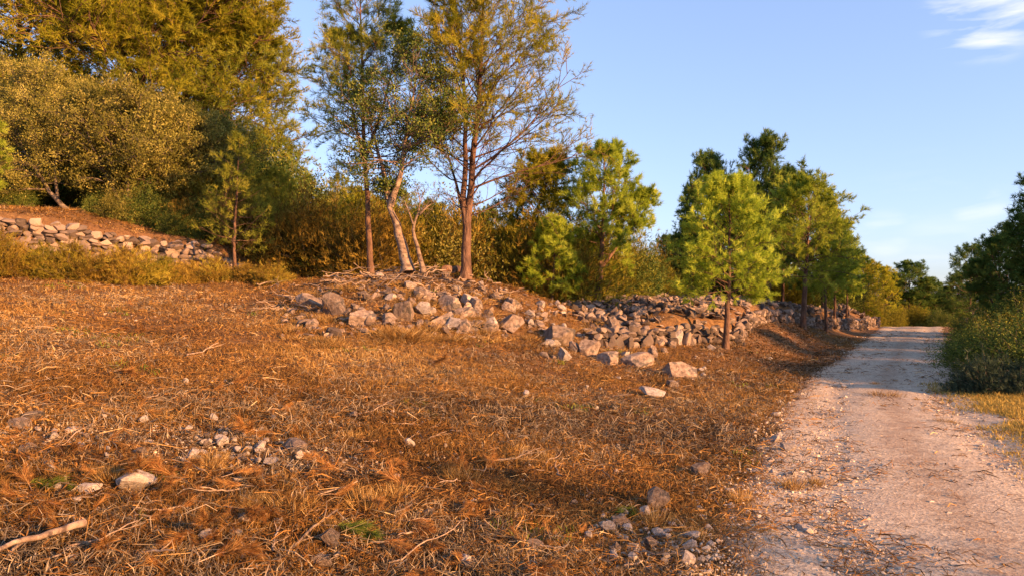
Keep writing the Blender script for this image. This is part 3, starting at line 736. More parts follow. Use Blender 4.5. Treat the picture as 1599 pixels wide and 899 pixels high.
def rel(loc, pts):      # pixel path at the depth of loc -> local points (dy = depth offset)
    out = []
    for px, py, dy in pts:
        a = at(px, py, loc[1] + dy); out.append((a[0] - loc[0], a[1] - loc[1], a[2] - loc[2]))
    return out

# T11 round roadside pine
L = base(1133, 543); h = hpx(L, 296)
put_tree('pine_tree', make_tree(11, [(rel(L, [(1133, 546, 0), (1137, 470, 0), (1140, 400, 0), (1138, 296, 0)]), .082)], nb=54, ns=9, nt=5, nf=3, t0=.35, R0=h * .335, prof='egg', e0=0, e1=60, fn=9, fL=.125, fw=.012, var_c=.08, leaf='pine_bright'),
         L, 0, 1, 'bright green young pine with reddish trunk at the corner of the rubble terrace', 'pine tree')
# T12
L = base(1255, 513); h = hpx(L, 298)
put_tree('pine_tree', make_tree(12, [(rel(L, [(1254, 516, 0), (1257, 440, 0), (1262, 380, 0), (1262, 298, 0)]), .11)], nb=50, ns=8, nt=5, nf=3, t0=.35, R0=h * .345, prof='egg', e0=-2, e1=60, fn=10, fL=.15, fw=.016, leaf='pine_bright', var_c=.17),
         L, 0, 1, 'bright green pine with thick red trunk beside the wall and road', 'pine tree')
# T9
L = base(934, 474, 21.5); h = hpx(L, 236)
put_tree('pine_tree', make_tree(9, [(rel(L, [(932, 474, 0), (938, 410, 0), (942, 350, 0), (944, 240, 0)]), .12), (rel(L, [(938, 420, 0), (960, 390, .2), (985, 350, .3), (1000, 315, .3)]), .06)], nb=[44, 22], ns=8, nt=5, nf=3, t0=[.42, .4], R0=[h * .3, h * .2], prof='egg', e0=5, e1=62, fn=8, fL=.15, fw=.014, leaf='pine_bright'),
         L, 0, 1, 'pointed yellow green pine with dark slanting trunk right of the mound', 'pine tree')
# T7 large forked pine
L = base(727, 432, 17.8)
ld = [(rel(L, [(727, 436, 0), (729, 400, 0), (728, 350, 0), (733, 320, 0), (742, 230, 0), (750, 130, 0), (757, -10, 0), (760, -70, 0)]), .135),
      (rel(L, [(728, 350, 0), (722, 320, 0), (727, 250, 0), (728, 160, -.2), (715, 60, -.3), (708, -50, -.3)]), .088),
      (rel(L, [(726, 340, 0), (716, 300, .2), (702, 250, .3), (690, 205, .4)]), .05)]
put_tree('pine_tree', make_tree(7, ld, nb=[60, 40, 14], ns=10, nt=6, nf=3, t0=[.34, .3, .45], R0=[2.45, 1.7, .9], prof='egg', e0=20, e1=64, fn=8, fL=.14, fw=.011, var_c=.08, leaf='pine_warm', bias=(1, 0, .1, .3), dead=8, bare=.35, ratio=.46, tw=.95, jit=.1),
         L, 0, 1, 'tall open crowned pine with forked red trunk on the right of the mound', 'pine tree')
# bare lower limbs of the same pine are in dead=4; T6 leaning pale barked oak
L = base(636, 420, 17.2)
ld = [(rel(L, [(637, 425, 0), (628, 385, 0), (617, 345, 0), (608, 318, 0), (603, 300, 0)]), .15),
      (rel(L, [(610, 322, 0), (616, 298, -.1), (628, 270, -.1), (632, 215, -.2), (648, 150, -.3), (650, 95, -.3)]), .085),
      (rel(L, [(606, 312, 0), (603, 280, .1), (590, 240, .1), (580, 205, .2), (570, 150, .2)]), .06),
      (rel(L, [(630, 232, -.2), (655, 222, -.3), (685, 215, -.4), (712, 190, -.4)]), .05)]
put_tree('oak_tree', make_tree(6, ld, nb=[5, 34, 24, 18], ns=8, nt=5, nf=2, t0=[.75, .3, .3, .3], R0=[.5, 1.4, 1.1, 1.0], prof='round', e0=10, e1=50, fol='leaf', fn=4, fL=.055, fw=.035, leaf='oak_leaf', bark='bark_pale', jit=.22, tw=1.2, sides=10),
         L, 0, 1, 'leaning pale barked tree with dark leaf clusters on the mound top', 'oak tree')
L = base(660, 422, 17.0)
ld = [(rel(L, [(661, 426, 0), (655, 395, 0), (646, 370, 0), (643, 358, 0), (652, 335, 0), (658, 318, 0), (650, 292, 0)]), .06),
      (rel(L, [(655, 335, 0), (668, 322, .1), (685, 312, .1)]), .028), (rel(L, [(645, 350, 0), (636, 325, -.1), (630, 310, -.1)]), .025)]
put_tree('small_crooked_tree', make_tree(66, ld, nb=[12, 6, 5], ns=5, nt=4, nf=1, t0=[.6, .3, .3], R0=[.7, .4, .4], prof='flat', e0=20, e1=60, fol='leaf', fn=1, fL=.04, fw=.025, leaf='oak_leaf', bark='bark_pale', jit=.3, dead=3, tw=1.1),
         L, 0, 1, 'small crooked almost leafless pale tree right of the leaning pale tree', 'tree')
# T5 slim pine behind the oak
L = base(578, 428, 18.6)
ld = [(rel(L, [(580, 434, 0), (576, 380, 0), (573, 300, 0), (568, 220, 0), (566, 120, 0), (563, 10, 0), (563, -20, 0)]), .085),
      (rel(L, [(573, 270, 0), (556, 200, .2), (540, 120, .3), (533, 60, .3)]), .05), (rel(L, [(570, 250, 0), (595, 180, .3), (612, 110, .3), (620, 50, .3)]), .05)]
put_tree('pine_tree', make_tree(5, ld, nb=[56, 26, 26], ns=9, nt=5, nf=3, t0=[.32, .3, .3], R0=[1.5, 1.1, 1.1], prof='egg', e0=5, e1=55, fn=5, fL=.14, fw=.011, leaf='pine_olive', dead=7, bare=.3, tw=1.1),
         L, 0, 1, 'tall slim pine with straight brown trunk behind the leaning pale tree', 'pine tree')
# T3 thin young pine by the wall
L = base(366, 412, 19.0); h = hpx(L, 215)
put_tree('young_pine', make_tree(3, [(rel(L, [(366, 418, 0), (366, 360, 0), (370, 300, 0), (374, 215, 0)]), .045)], nb=34, ns=6, nt=4, nf=2, t0=.12, R0=1.25, prof='cone', e0=0, e1=45, fn=5, fL=.12, fw=.011, leaf='pine_olive', bare=.5, tw=.8),
         L, 0, 1, 'thin sparse young pine at the right end of the old stone wall', 'young pine')
# T8b small bright pine
L = base(862, 468, 20.5); h = hpx(L, 352)
put_tree('young_pine', make_tree(88, [(straight(h, (.03, 0), .02, 4), .04)], nb=44, ns=7, nt=4, nf=3, t0=.14, R0=h * .36, prof='egg', e0=0, e1=65, fn=9, fL=.13, fw=.014, leaf='pine_bright', var_c=.15, tw=.8),
         L, 0, 1, 'small vivid yellow green pine in front of the brown crowned pine', 'young pine')
# T8 brownish round pine
L = base(815, 440, 22.5); h = hpx(L, 272)
put_tree('pine_tree', make_tree(8, [(rel(L, [(805, 445, 0), (808, 400, 0), (830, 350, 0), (850, 300, 0), (855, 275, 0)]), .1)], nb=56, ns=9, nt=5, nf=2, t0=.25, R0=1.2, prof='round', e0=0, e1=60, fn=12, fL=.15, fw=.015, leaf='pine_warm', var_c=.1),
         L, 0, 1, 'round brownish crowned pine with crooked trunk behind the mound', 'pine tree')
# T1 big left pine
L = base(213, 330, 27); 
ld = [(rel(L, [(213, 350, 0), (215, 290, 0), (212, 150, 0), (228, 80, 0), (250, -40, 0), (262, -160, 0)]), .3),
      (rel(L, [(213, 140, 0), (180, 60, .5), (140, -20, .8), (110, -100, 1)]), .14), (rel(L, [(222, 110, 0), (290, 50, -.5), (335, -10, -.8), (358, -60, -1)]), .14)]
put_tree('pine_tree', make_tree(1, ld, nb=[80, 44, 48], ns=12, nt=7, nf=3, t0=[.26, .22, .22], R0=[5.3, 3.8, 3.5], prof='round', e0=-8, e1=48, fn=10, fL=.23, fw=.024, var_c=.14, leaf='pine_warm', curl=.08, tw=1.0, jit=.1),
         L, 0, 1, 'huge spreading pine filling the upper left above the olive trees', 'pine tree')
L = base(20, 320, 30)
big2 = make_tree(2, [(straight(10, (.04, 0), .1, 3), .24)], nb=76, ns=11, nt=6, nf=3, t0=.24, R0=4.3, prof='round', e0=-5, e1=50, fn=8, fL=.28, fw=.028, leaf='pine_olive', tw=1.0)
put_tree('pine_tree', big2, L, 0, 1, 'dark tall pine at the far upper left corner behind the olive', 'pine tree')
put_tree('pine_tree', (big2[0], big2[1]), base(348, 330, 28), 2.1, .72, 'deep green pine on the right flank of the huge spreading pine', 'pine tree')
# olives / wild olive shrubs on the terrace
L = base(133, 350, 21.2)
ld = [(rel(L, [(135, 353, 0), (100, 325, 0), (75, 298, 0), (55, 262, 0), (32, 230, 0), (25, 190, 0)]), .085),
      (rel(L, [(90, 312, 0), (85, 270, .2), (92, 220, .3), (88, 150, .3)]), .05), (rel(L, [(70, 296, 0), (45, 295, -.2), (15, 300, -.3), (-10, 310, -.3)]), .03),
      (rel(L, [(48, 255, 0), (60, 190, .2), (50, 130, .3)]), .04)]
put_tree('olive_tree', make_tree(21, ld, nb=[30, 30, 10, 28], ns=9, nt=4, nf=2, t0=[.45, .35, .2, .2], R0=[1.5, 1.35, .8, 1.4], prof='round', e0=0, e1=60, fol='leaf', fn=7, fL=.07, fw=.024, leaf='olive_leaf', bark='bark_grey', jit=.2, tw=1.2),
         L, 0, 1, 'grey green wild olive with bare leaning trunk at the left edge', 'olive tree')
def olive(seed, h, w, n=5):
    r = np.random.default_rng(seed); ld = []
    for i in range(n):
        a = i * 2.4; s = r.uniform(.25, .6) * w
        ld.append(([(0, 0, 0), (math.cos(a) * s * .3, math.sin(a) * s * .3, h * .25), (math.cos(a) * s * .8, math.sin(a) * s * .8, h * .6), (math.cos(a) * s, math.sin(a) * s, h * .85)], .055))
    return make_tree(seed, ld, nb=24, ns=8, nt=4, nf=2, t0=.35, R0=w * .48, prof='round', e0=-10, e1=65, fol='leaf', fn=8, fL=.075, fw=.026, leaf='olive_leaf', bark='bark_grey', jit=.22, tw=1.2)
ol = olive(22, 3.2, 2.6); ol2 = olive(23, 3.0, 2.4, 6)
put_tree('olive_tree', ol, base(200, 350, 21.2), .3, 1.1, 'many stemmed wild olive directly above the middle of the old wall', 'olive tree')
put_tree('olive_tree', ol2, base(278, 352, 22.0), 1.3, 1.1, 'rounded wild olive with dark base above the right end of the old wall', 'olive tree')
put_tree('olive_tree', ol, base(95, 345, 24.5), 2.3, 1.2, 'wild olive in shade behind the leaning olive trunk', 'olive tree')
put_tree('olive_tree', ol2, base(160, 345, 25.5), 4, 1.3, 'wild olive under the trunk of the huge spreading pine', 'olive tree')
# leftmost pine branch tips: young pine just out of frame on the left
put_tree('young_pine', make_tree(31, [(straight(2.6, (.05, 0), .02, 9), .04)], nb=40, ns=7, nt=4, nf=3, t0=.2, R0=.95, prof='egg', e0=0, e1=60, fn=9, fL=.13, fw=.014, leaf='pine_bright', var_c=.2), base(-58, 360, 18.6), 0, .9,
         'young pine cut by the left edge showing bright branch tips', 'young pine')

# background prototypes
bgA = make_tree(41, [(straight(6, (.02, 0), .06, 1), .11)], nb=54, ns=8, nt=4, nf=2, t0=.22, R0=1.9, prof='round', e0=-5, e1=55, fn=9, fL=.2, fw=.022, leaf='pine_olive')
bgB = make_tree(42, [(straight(6, (-.03, 0), .06, 2), .11)], nb=54, ns=8, nt=4, nf=2, t0=.14, R0=1.9, prof='egg', e0=0, e1=60, fn=9, fL=.2, fw=.022, leaf='pine_warm')
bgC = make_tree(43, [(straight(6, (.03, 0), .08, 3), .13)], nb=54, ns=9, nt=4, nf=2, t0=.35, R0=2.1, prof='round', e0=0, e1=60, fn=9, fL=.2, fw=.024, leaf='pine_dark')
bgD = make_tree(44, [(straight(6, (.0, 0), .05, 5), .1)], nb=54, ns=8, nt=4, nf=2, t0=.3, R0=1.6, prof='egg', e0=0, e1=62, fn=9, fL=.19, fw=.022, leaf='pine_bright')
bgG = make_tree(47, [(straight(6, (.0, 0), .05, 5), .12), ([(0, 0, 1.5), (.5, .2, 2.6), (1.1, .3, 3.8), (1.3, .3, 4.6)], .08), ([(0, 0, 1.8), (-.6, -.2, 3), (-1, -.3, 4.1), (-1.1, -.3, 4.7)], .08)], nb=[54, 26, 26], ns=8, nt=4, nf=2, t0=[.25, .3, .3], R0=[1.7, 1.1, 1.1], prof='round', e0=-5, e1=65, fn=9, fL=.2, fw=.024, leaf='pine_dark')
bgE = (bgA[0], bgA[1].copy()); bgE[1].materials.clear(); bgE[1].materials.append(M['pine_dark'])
def bgt(mesh, px, py, Y, top, rz, label, group=None, name='pine_tree', cat='pine tree', wide=1.0):
    l = base(px, py, Y); h = hpx(l, top); s = h / 6.0
    return put_tree(name, mesh, l, rz, (s * wide, s * wide, s), label, cat, group)
# taller dark pair behind the terrace
bgt(bgG, 1108, 465, 33, 264, .4, 'dark tall pine with rounded head left of the highest terrace pine', wide=.85)
l = base(1192, 466, 32)
bgt(bgG, 1198, 466, 32, 240, 2.2, 'highest dark pine with slanting trunk behind the rubble terrace', wide=.85)
bgt(bgE, 1222, 466, 34, 288, 1.2, 'mid height green pine between the highest pine and the road pine', wide=.75)
bgt(bgE, 1160, 463, 36, 305, 5.1, 'green pine filling the gap behind the round roadside pine', wide=.8)
bgt(bgG, 1078, 462, 30, 352, 3.3, 'low dark pine at the left back of the rubble terrace', wide=1.0)
for i, (px, py, Y, top, m_, lab) in enumerate([
    (1290, 492, 31, 322, bgD, 'slender pine just right of the thick trunked road pine'),
    (1303, 489, 34, 345, bgD, 'second pine of the row along the long wall'),
    (1322, 488, 38, 372, bgD, 'third pine of the row along the long wall'),
    (1285, 488, 37, 330, bgA, 'olive green pine behind the slender pine on the terrace'),
    (1350, 487, 46, 408, bgB, 'yellow green pine where the long wall ends'),
    (1335, 486, 48, 402, bgA, 'dull green pine behind the end of the long wall'),
    (1378, 490, 56, 424, bgB, 'yellow lit rounded pine left of the road crest'),
    (1395, 492, 60, 433, bgB, 'yellow lit bushy pine nearest the road crest'),
    (1364, 490, 62, 425, bgA, 'green pine behind the yellow lit rounded pine'),
    (1420, 500, 58, 420, bgG, 'dark round topped pine standing over the road crest'),
    (1447, 505, 64, 448, bgG, 'low dark pine right of the round topped pine')]):
    bgt(m_, px, py, Y, top, i * 1.3, lab, wide=1.6 if i > 9 else 1.35 if i == 9 else 1.0 if i > 3 else .8)
# dark pines right of the road
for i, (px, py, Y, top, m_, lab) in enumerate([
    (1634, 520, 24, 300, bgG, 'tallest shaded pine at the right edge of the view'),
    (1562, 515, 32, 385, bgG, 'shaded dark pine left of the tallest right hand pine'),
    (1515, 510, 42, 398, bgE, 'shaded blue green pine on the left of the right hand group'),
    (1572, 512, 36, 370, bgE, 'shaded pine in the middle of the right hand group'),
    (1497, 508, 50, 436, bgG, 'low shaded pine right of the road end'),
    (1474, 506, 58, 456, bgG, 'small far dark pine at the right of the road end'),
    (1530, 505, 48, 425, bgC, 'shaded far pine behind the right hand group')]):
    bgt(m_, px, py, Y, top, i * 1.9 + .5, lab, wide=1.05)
# dense wood behind
wl_ = 'pine in the dense wood behind the mound and walls'
r = np.random.default_rng(77)
cnt = 0
for row, (Y, py, t_lo, t_hi) in enumerate([(25, 425, 330, 300), (29, 420, 300, 335), (34, 425, 300, 350), (42, 430, 290, 350)]):
    for px in np.arange(300 if row == 0 else -60, 1060, 62 if row < 2 else 58):
        px2 = px + r.uniform(-20, 20)
        if row == 0 and (px2 > 880): continue
        lim = np.interp(px2, [0, 330, 440, 520, 640, 700, 800, 900, 1000, 1060], [120, 180, 250, 290, 325, 335, 350, 385, 398, 402])
        top = lim + r.uniform(0, 45) - row * 4
        bgt(([bgA, bgB, bgA, bgE] if px2 < 870 else [bgE, bgA, bgE, bgG])[int(r.integers(0, 4))], px2, py, Y + r.uniform(-1.5, 1.5), top, r.uniform(0, 6), wl_, 'pines of the dense wood behind', wide=.95)
for px, Y in [(1040, 36), (1090, 42), (1130, 45), (1180, 42), (1230, 46), (1270, 52), (1310, 58), (1060, 50), (1200, 56)]:
    bgt([bgA, bgE, bgB][int(r.integers(0, 3))], px, 465, Y, np.interp(px, [1040, 1150, 1240, 1310], [372, 340, 372, 408]) + r.uniform(-4, 16), r.uniform(0, 6), 'pine in the dark wood behind the rubble terrace', 'pines of the wood behind the terrace', wide=1.0)

# ------------------------------------------------------------------ bushes
def make_bush(seed, h, w, leaf, kind='blade', ncl=60, per=40, L=.12, wd=.012, bark='bark_grey', base_lift=.1, hollow=.35):
    r = np.random.default_rng(seed); ab, af = Acc(), Acc()
    d = norm(r.normal(size=(ncl, 3))); d[:, 2] = np.abs(d[:, 2]) * 1.1 + .02; d = norm(d)
    lump = 1 + .42 * vnoise(d[:, 0] * 2.3 + seed, d[:, 1] * 2.3, d[:, 2] * 2.3, seed=seed)
    rad = r.uniform(hollow, 1, ncl) ** .6 * lump
    c = d * rad[:, None] * np.array([w / 2, w / 2, h * .9]); c[:, 2] += h * base_lift
    c[: ncl // 7] *= np.array([1.12, 1.12, 1.3])
    k = 5; t = np.linspace(0, 1, k)[None, :, None]
    roots = r.normal(size=(ncl, 3)) * np.array([w * .1, w * .1, 0])
    Pt = roots[:, None] * (1 - t) + c[:, None] * t; Pt[:, 1:-1] += r.normal(size=(ncl, k - 2, 3)) * .04 * w; Pt[:, :, 2] = Pt[:, :, 2] * (1 - .25 * (t[..., 0] * (1 - t[..., 0]) * 4) * .5)
    tubes(ab, Pt, np.full((ncl, 1), .006 + .004 * w) * (1 - .7 * np.linspace(0, 1, k))[None], 4)
    tl = grow(r, np.repeat(c, 2, 0), np.repeat(d, 2, 0) + r.normal(size=(2 * ncl, 3)) * .5, np.full(2 * ncl, .26 * w) * r.uniform(.5, 1.2, 2 * ncl), 4, .1, .25)
    tubes(ab, tl, np.full((2 * ncl, 1), .004) * np.array([[1, .8, .6, .4]]), 3)
    vb = r.random(ncl) * .7 + .15
    sg = .15 * (w + h) * .5
    pp_ = (c[:, None] + r.normal(size=(ncl, per, 3)) * sg * np.array([1, 1, .8])).reshape(-1, 3); pp_[:, 2] = np.maximum(pp_[:, 2], .02 * h)
    dd = np.repeat(norm(d + np.array([0, 0, .7])), per, 0) + r.normal(size=pp_.shape) * .35
    kk = r.random(len(tl)) < .7; tp = (tl[kk][:, 1:, :]).repeat(4, 1).reshape(-1, 3) + r.normal(size=(kk.sum() * 12, 3)) * .02 * w; pp_ = np.vstack([pp_, tp]); dd = np.vstack([dd, np.repeat(norm(tl[kk][:, -1] - tl[kk][:, 0]), 12, 0) + r.normal(size=tp.shape) * .4])
    vv = np.concatenate([np.repeat(vb, per), np.repeat(r.random(kk.sum()), 12)])
    if kind == 'blade': needles(af, r, pp_, dd, 5, L, wd, (5, 45), var=vv)
    else: leaves(af, r, pp_, dd, 3, L * .8, L, wd, var=vv)
    return ab.mesh('stems', [M[bark]], True), af.mesh('foliage', [M[leaf]])
def put_bush(ms, loc, rz, sc, label, cat='bush', group=None, name='bush'):
    e = empty(name, loc, rz, sc); mesh_obj('stems', ms[0], e); mesh_obj('foliage', ms[1], e); return tag(e, label, cat, group)
heathA = make_bush(51, .75, 1.3, 'heath_mix', ncl=70, per=46, L=.13, wd=.009)
heathB = make_bush(52, .6, 1.2, 'scrub_brown', ncl=70, per=46, L=.12, wd=.009)
heathC = make_bush(53, .65, 1.1, 'scrub_yellow', ncl=60, per=46, L=.12, wd=.009)
# in front of the left wall
r = np.random.default_rng(15)
fr = [(-15, 428, 17.0, 1.25, heathA), (28, 425, 17.3, 1.05, heathB), (75, 425, 17.5, .95, heathC), (118, 428, 17.7, 1.05, heathA), (160, 430, 17.8, 1.0, heathB), (200, 432, 18.0, 1.05, heathA),
      (238, 436, 18.2, .9, heathC), (300, 440, 18.9, .8, heathB), (335, 440, 19.2, .8, heathA), (382, 440, 19.3, .7, heathB), (425, 440, 19.0, .7, heathA), (268, 438, 18.6, .75, heathB)]
for i, (px, py, Y, s, m_) in enumerate(fr):
    put_bush(m_, base(px, py + 3, Y - .5), i * 1.1, (s * .9, s * .9, s * .84), {id(heathA): 'orange green', id(heathB): 'brown', id(heathC): 'yellowish'}[id(m_)] + ' heath bush in the row under the old stone wall', 'bush', 'heath bushes under the old wall')
# understorey behind the mound
under = [make_bush(61, 2.2, 2.6, 'scrub_brown', ncl=110, per=44, L=.17, wd=.016, base_lift=0), make_bush(62, 2.4, 2.5, 'scrub_olive', ncl=110, per=44, L=.17, wd=.016, base_lift=0),
         make_bush(63, 2.0, 2.6, 'olive_leaf', 'leaf', ncl=100, per=44, L=.09, wd=.04, base_lift=0), make_bush(64, 2.2, 2.4, 'scrub_green', 'leaf', ncl=100, per=44, L=.09, wd=.045, base_lift=0)]
for i, px in enumerate(np.arange(330, 920, 37)):
    m_ = under[[1, 0, 1, 1, 0, 0, 1, 0, 0, 1, 2, 0, 0, 1, 0, 1][i % 16]]
    Y = 22.2 + r.uniform(-1, 1.2)
    put_bush(m_, base(px, 430, Y), i * 2.1, r.uniform(.75, 1.1), 'tall brown green shrub in the undergrowth behind the mound', 'shrub', 'undergrowth behind the mound')
for i, px in enumerate(np.arange(440, 1000, 70)):
    put_bush(under[[3, 2, 3, 1][i % 4]], base(px, 430, 26), i * 1.7, 1.2, 'tall brown green shrub in the undergrowth behind the mound', 'shrub', 'undergrowth behind the mound')
for i, (px, Y, s) in enumerate([(905, 25, .4), (1010, 29, .8), (1050, 31, .8), (1100, 37, .8), (1145, 34, .7), (1230, 36, .8), (1180, 38, .9), (1270, 41, .9), (1320, 45, .9), (1350, 50, 1.0), (1035, 34, 1.1), (1085, 34, 1.0), (990, 26, .8)]):
    put_bush(under[[3, 1, 0, 3][i % 4]], base(px, 465, Y), i * 1.7, s, 'dark shrub at the back of the rubble terrace', 'shrub', 'shrubs behind the rubble terrace')
for i, (px, Y, s) in enumerate([(20, 22.5, .5), (60, 23, .6), (110, 24, .5), (160, 23.5, .6), (215, 24, .8), (250, 23, .6), (300, 23.2, .9), (335, 22.8, .8), (185, 27, 1.3), (250, 27, 1.4), (320, 26.5, 1.3), (110, 28, 1.4), (40, 27.5, 1.4), (370, 26, 1.3), (190, 20.9, .42), (225, 21.0, .5), (258, 21.2, .45), (290, 21.4, .55), (318, 21.6, .5), (345, 21.4, .5), (160, 21.2, .35), (30, 21.2, .35), (205, 22.4, .6), (240, 22.6, .6), (170, 22.6, .5), (310, 20.9, .35), (275, 20.7, .35)]):
    put_bush(under[[3, 3, 0, 3, 2][i % 5]], base(px, 345, Y), i * 1.3, s, 'low dark green shrub growing under the olive trees', 'shrub', 'shrubs under the olive trees')
# right of the road: dense scrub
rb1 = make_bush(71, 1.5, 2.4, 'scrub_green', 'leaf', ncl=140, per=50, L=.055, wd=.03, base_lift=0, hollow=.3)
rb2 = make_bush(72, 1.4, 2.2, 'scrub_yellow', 'leaf', ncl=140, per=50, L=.05, wd=.028, base_lift=0, hollow=.3)
rb3 = make_bush(73, .55, 1.5, 'scrub_grey', 'blade', ncl=110, per=46, L=.11, wd=.009, base_lift=0)
rb4 = make_bush(74, .5, 1.2, 'scrub_green', 'blade', ncl=80, per=46, L=.1, wd=.01, base_lift=0)
right = [(1588, 13.6, .95, rb1, 'dark green bush at the right edge behind the grey green bush'), (1530, 15.2, .75, rb1, 'dark green bush beside the road left of the right edge'),
         (1510, 18.0, .8, rb1, 'dark bush bordering the right side of the road'), (1560, 17.0, .95, rb2, 'yellow flecked bush behind the dark roadside bushes'),
         (1600, 16.0, 1.1, rb2, 'yellow flecked bush at the right edge of the view'), (1498, 22, .65, rb1, 'small dark bush farther along the right side of the road'),
         (1540, 21, 1.0, rb2, 'broad yellow green bush in the middle of the right scrub'), (1590, 20, 1.2, rb1, 'tall dark bush under the right hand pines'),
         (1500, 27, .7, rb2, 'olive bush near the far right side of the road'), (1530, 26, 1.0, rb1, 'dark bush under the left pine of the right group'),
         (1570, 26, 1.2, rb1, 'big dark bush below the middle of the right pines'), (1490, 33, .7, rb1, 'low bush close to the road end on the right'),
         (1528, 12.9, 1.05, rb3, 'low grey green spreading bush at the front of the right scrub'), (1580, 12.6, 1.0, rb3, 'low grey green bush cut by the right edge'),
         (1500, 15.0, .7, rb4, 'small green tussock bush at the right road edge'), (1520, 13.9, .6, rb4, 'small green weed clump left of the grey green bush'), (1640, 14.5, 1.2, rb1, 'dark bush just past the right edge'),
         (1535, 35, 1.3, rb1, 'far dark bush below the shaded blue green pine'), (1600, 31, 1.5, rb1, 'large dark bush under the tallest right hand pine')]
for i, (px, Y, s, m_, lab) in enumerate(right):
    x = (px + 26 - CXP) / F_PX * Y; put_bush(m_, (x, Y, Hs(x, Y) - .05), i * 2.3, (s * .86, s * .86, s * .78), lab)
for i, (px, Y, s) in enumerate([(1408, 58, .9), (1432, 56, .8), (1455, 58, .8), (1420, 62, 1.2), (1470, 54, .9), (1395, 54, .6), (1445, 66, 1.6), (1465, 64, 1.2)]):
    x = (px - CXP) / F_PX * Y; put_bush([rb1, under[1]][i % 2], (x, Y, Hs(x, Y) - .05), i * 2.3, s, 'far roadside bush at the crest of the road', 'bush', 'bushes at the crest of the road')
# shade-giving pines out of view on the right and behind
for i, (x, y, s) in enumerate([(20.5, 13.2, .62), (23.5, 19.5, 1.0), (27, 13.5, 1.1), (31, 19, 1.2), (24, 22, 1.1), (35, 12, 1.2), (30, 26, 1.2)]):
    put_tree('pine_tree', bgC, (x, y, Hs(x, y) - .1), i * 1.1, s, 'dark pine out of view to the right of the road', 'pine tree', 'pines right of the view')
bgH = make_tree(48, [(straight(6, (.02, 0), .06, 1), .11)], nb=34, ns=6, nt=3, nf=2, t0=.3, R0=1.9, prof='round', e0=0, e1=60, fn=5, fL=.18, fw=.018, leaf='pine_olive')
for i, (x, y, s) in enumerate([(9.8, -1.2, .5)]):
    put_tree('pine_tree', bgH, (x, y, Hs(x, y) - .1), i * 1.1 + 2, s, 'young sparse pine beside the road behind the viewer', 'pine tree')

# ------------------------------------------------------------------ litter, grass, sticks
gr = np.random.default_rng(99)
def field_pts(n, dmin=2.6, dmax=34, p=1.0, side='left', amax=42):
    """density falls off with distance; keeps off the road"""
    out = np.zeros((0, 2))
    while len(out) < n:
        k = n * 2
        u = gr.random(k)
        if p == 1.0: d = dmin * (dmax / dmin) ** u
        else: d = (dmin ** (1 - p) + u * (dmax ** (1 - p) - dmin ** (1 - p))) ** (1 / (1 - p))
        a = R(gr.uniform(-amax, amax, k)); x = d * np.sin(a); y = d * np.cos(a)
        rd = road_d(x, y); hw = half_w(y)
        e = gr.normal(size=k) * .3 + .5 * fbm(x * .9, y * .9, seed=12)
        if side == 'left': ok = rd < -hw + .22 + e * .7
        elif side == 'right': ok = (rd > hw - .42 + e * .6) & (rd < hw + 3)
        else: ok = np.ones(k, bool)
        if side == 'left': ok &= ~(inpoly(x, y, PLAT) & (seg_d(x, y, PLAT_F) > .15) & (gr.random(k) > .12))
        out = np.vstack([out, np.c_[x, y][ok]])
    out = out[:n]
    if side == 'left':
        ok = np.ones(len(out), bool)
        for rx, ry, rr in ROCKS:
            rr = rr * .8
            ok &= (out[:, 0] - rx) ** 2 + (out[:, 1] - ry + rr * .25) ** 2 > rr * rr
        out = out[ok]
    return out
def blades(acc, pts, n, hgt, w, spread, lean, varf, sink=.0):
    N = len(pts); z = H(pts[:, 0], pts[:, 1]); d = np.hypot(pts[:, 0], pts[:, 1])
    B = np.repeat(np.c_[pts, z - sink], n, 0); B[:, :2] += gr.normal(size=(N * n, 2)) * spread
    dist = np.repeat(d, n); hh = np.repeat(hgt, n) * gr.uniform(.5, 1.15, N * n)
    ww = w * (1 + dist / 9.0)
    az = gr.random(N * n) * 6.283; ln = np.abs(gr.normal(size=N * n)) * lean
    dr = np.stack([np.cos(az) * np.sin(ln), np.sin(az) * np.sin(ln), np.cos(ln)], 1)
    s = norm(np.cross(dr, gr.normal(size=dr.shape))) * (ww * .5)[:, None]
    mid = B + dr * (hh * .55)[:, None]
    dr2 = norm(dr + np.stack([np.cos(az), np.sin(az), -np.ones_like(az) * .5], 1) * gr.uniform(.1, .7, (N * n, 1)))
    tip = mid + dr2 * (hh * .5)[:, None]
    V = np.stack([B - s, B + s, mid + s * .8, mid - s * .8, tip], 1).reshape(-1, 3)
    i = np.arange(N * n)[:, None] * 5
    acc.add(V, T=i + np.array([[3, 2, 4]]), Q=i + np.array([[0, 1, 2, 3]]), var=np.repeat(np.clip(np.repeat(varf, n) + gr.normal(size=N * n) * .15, 0, 1), 5))
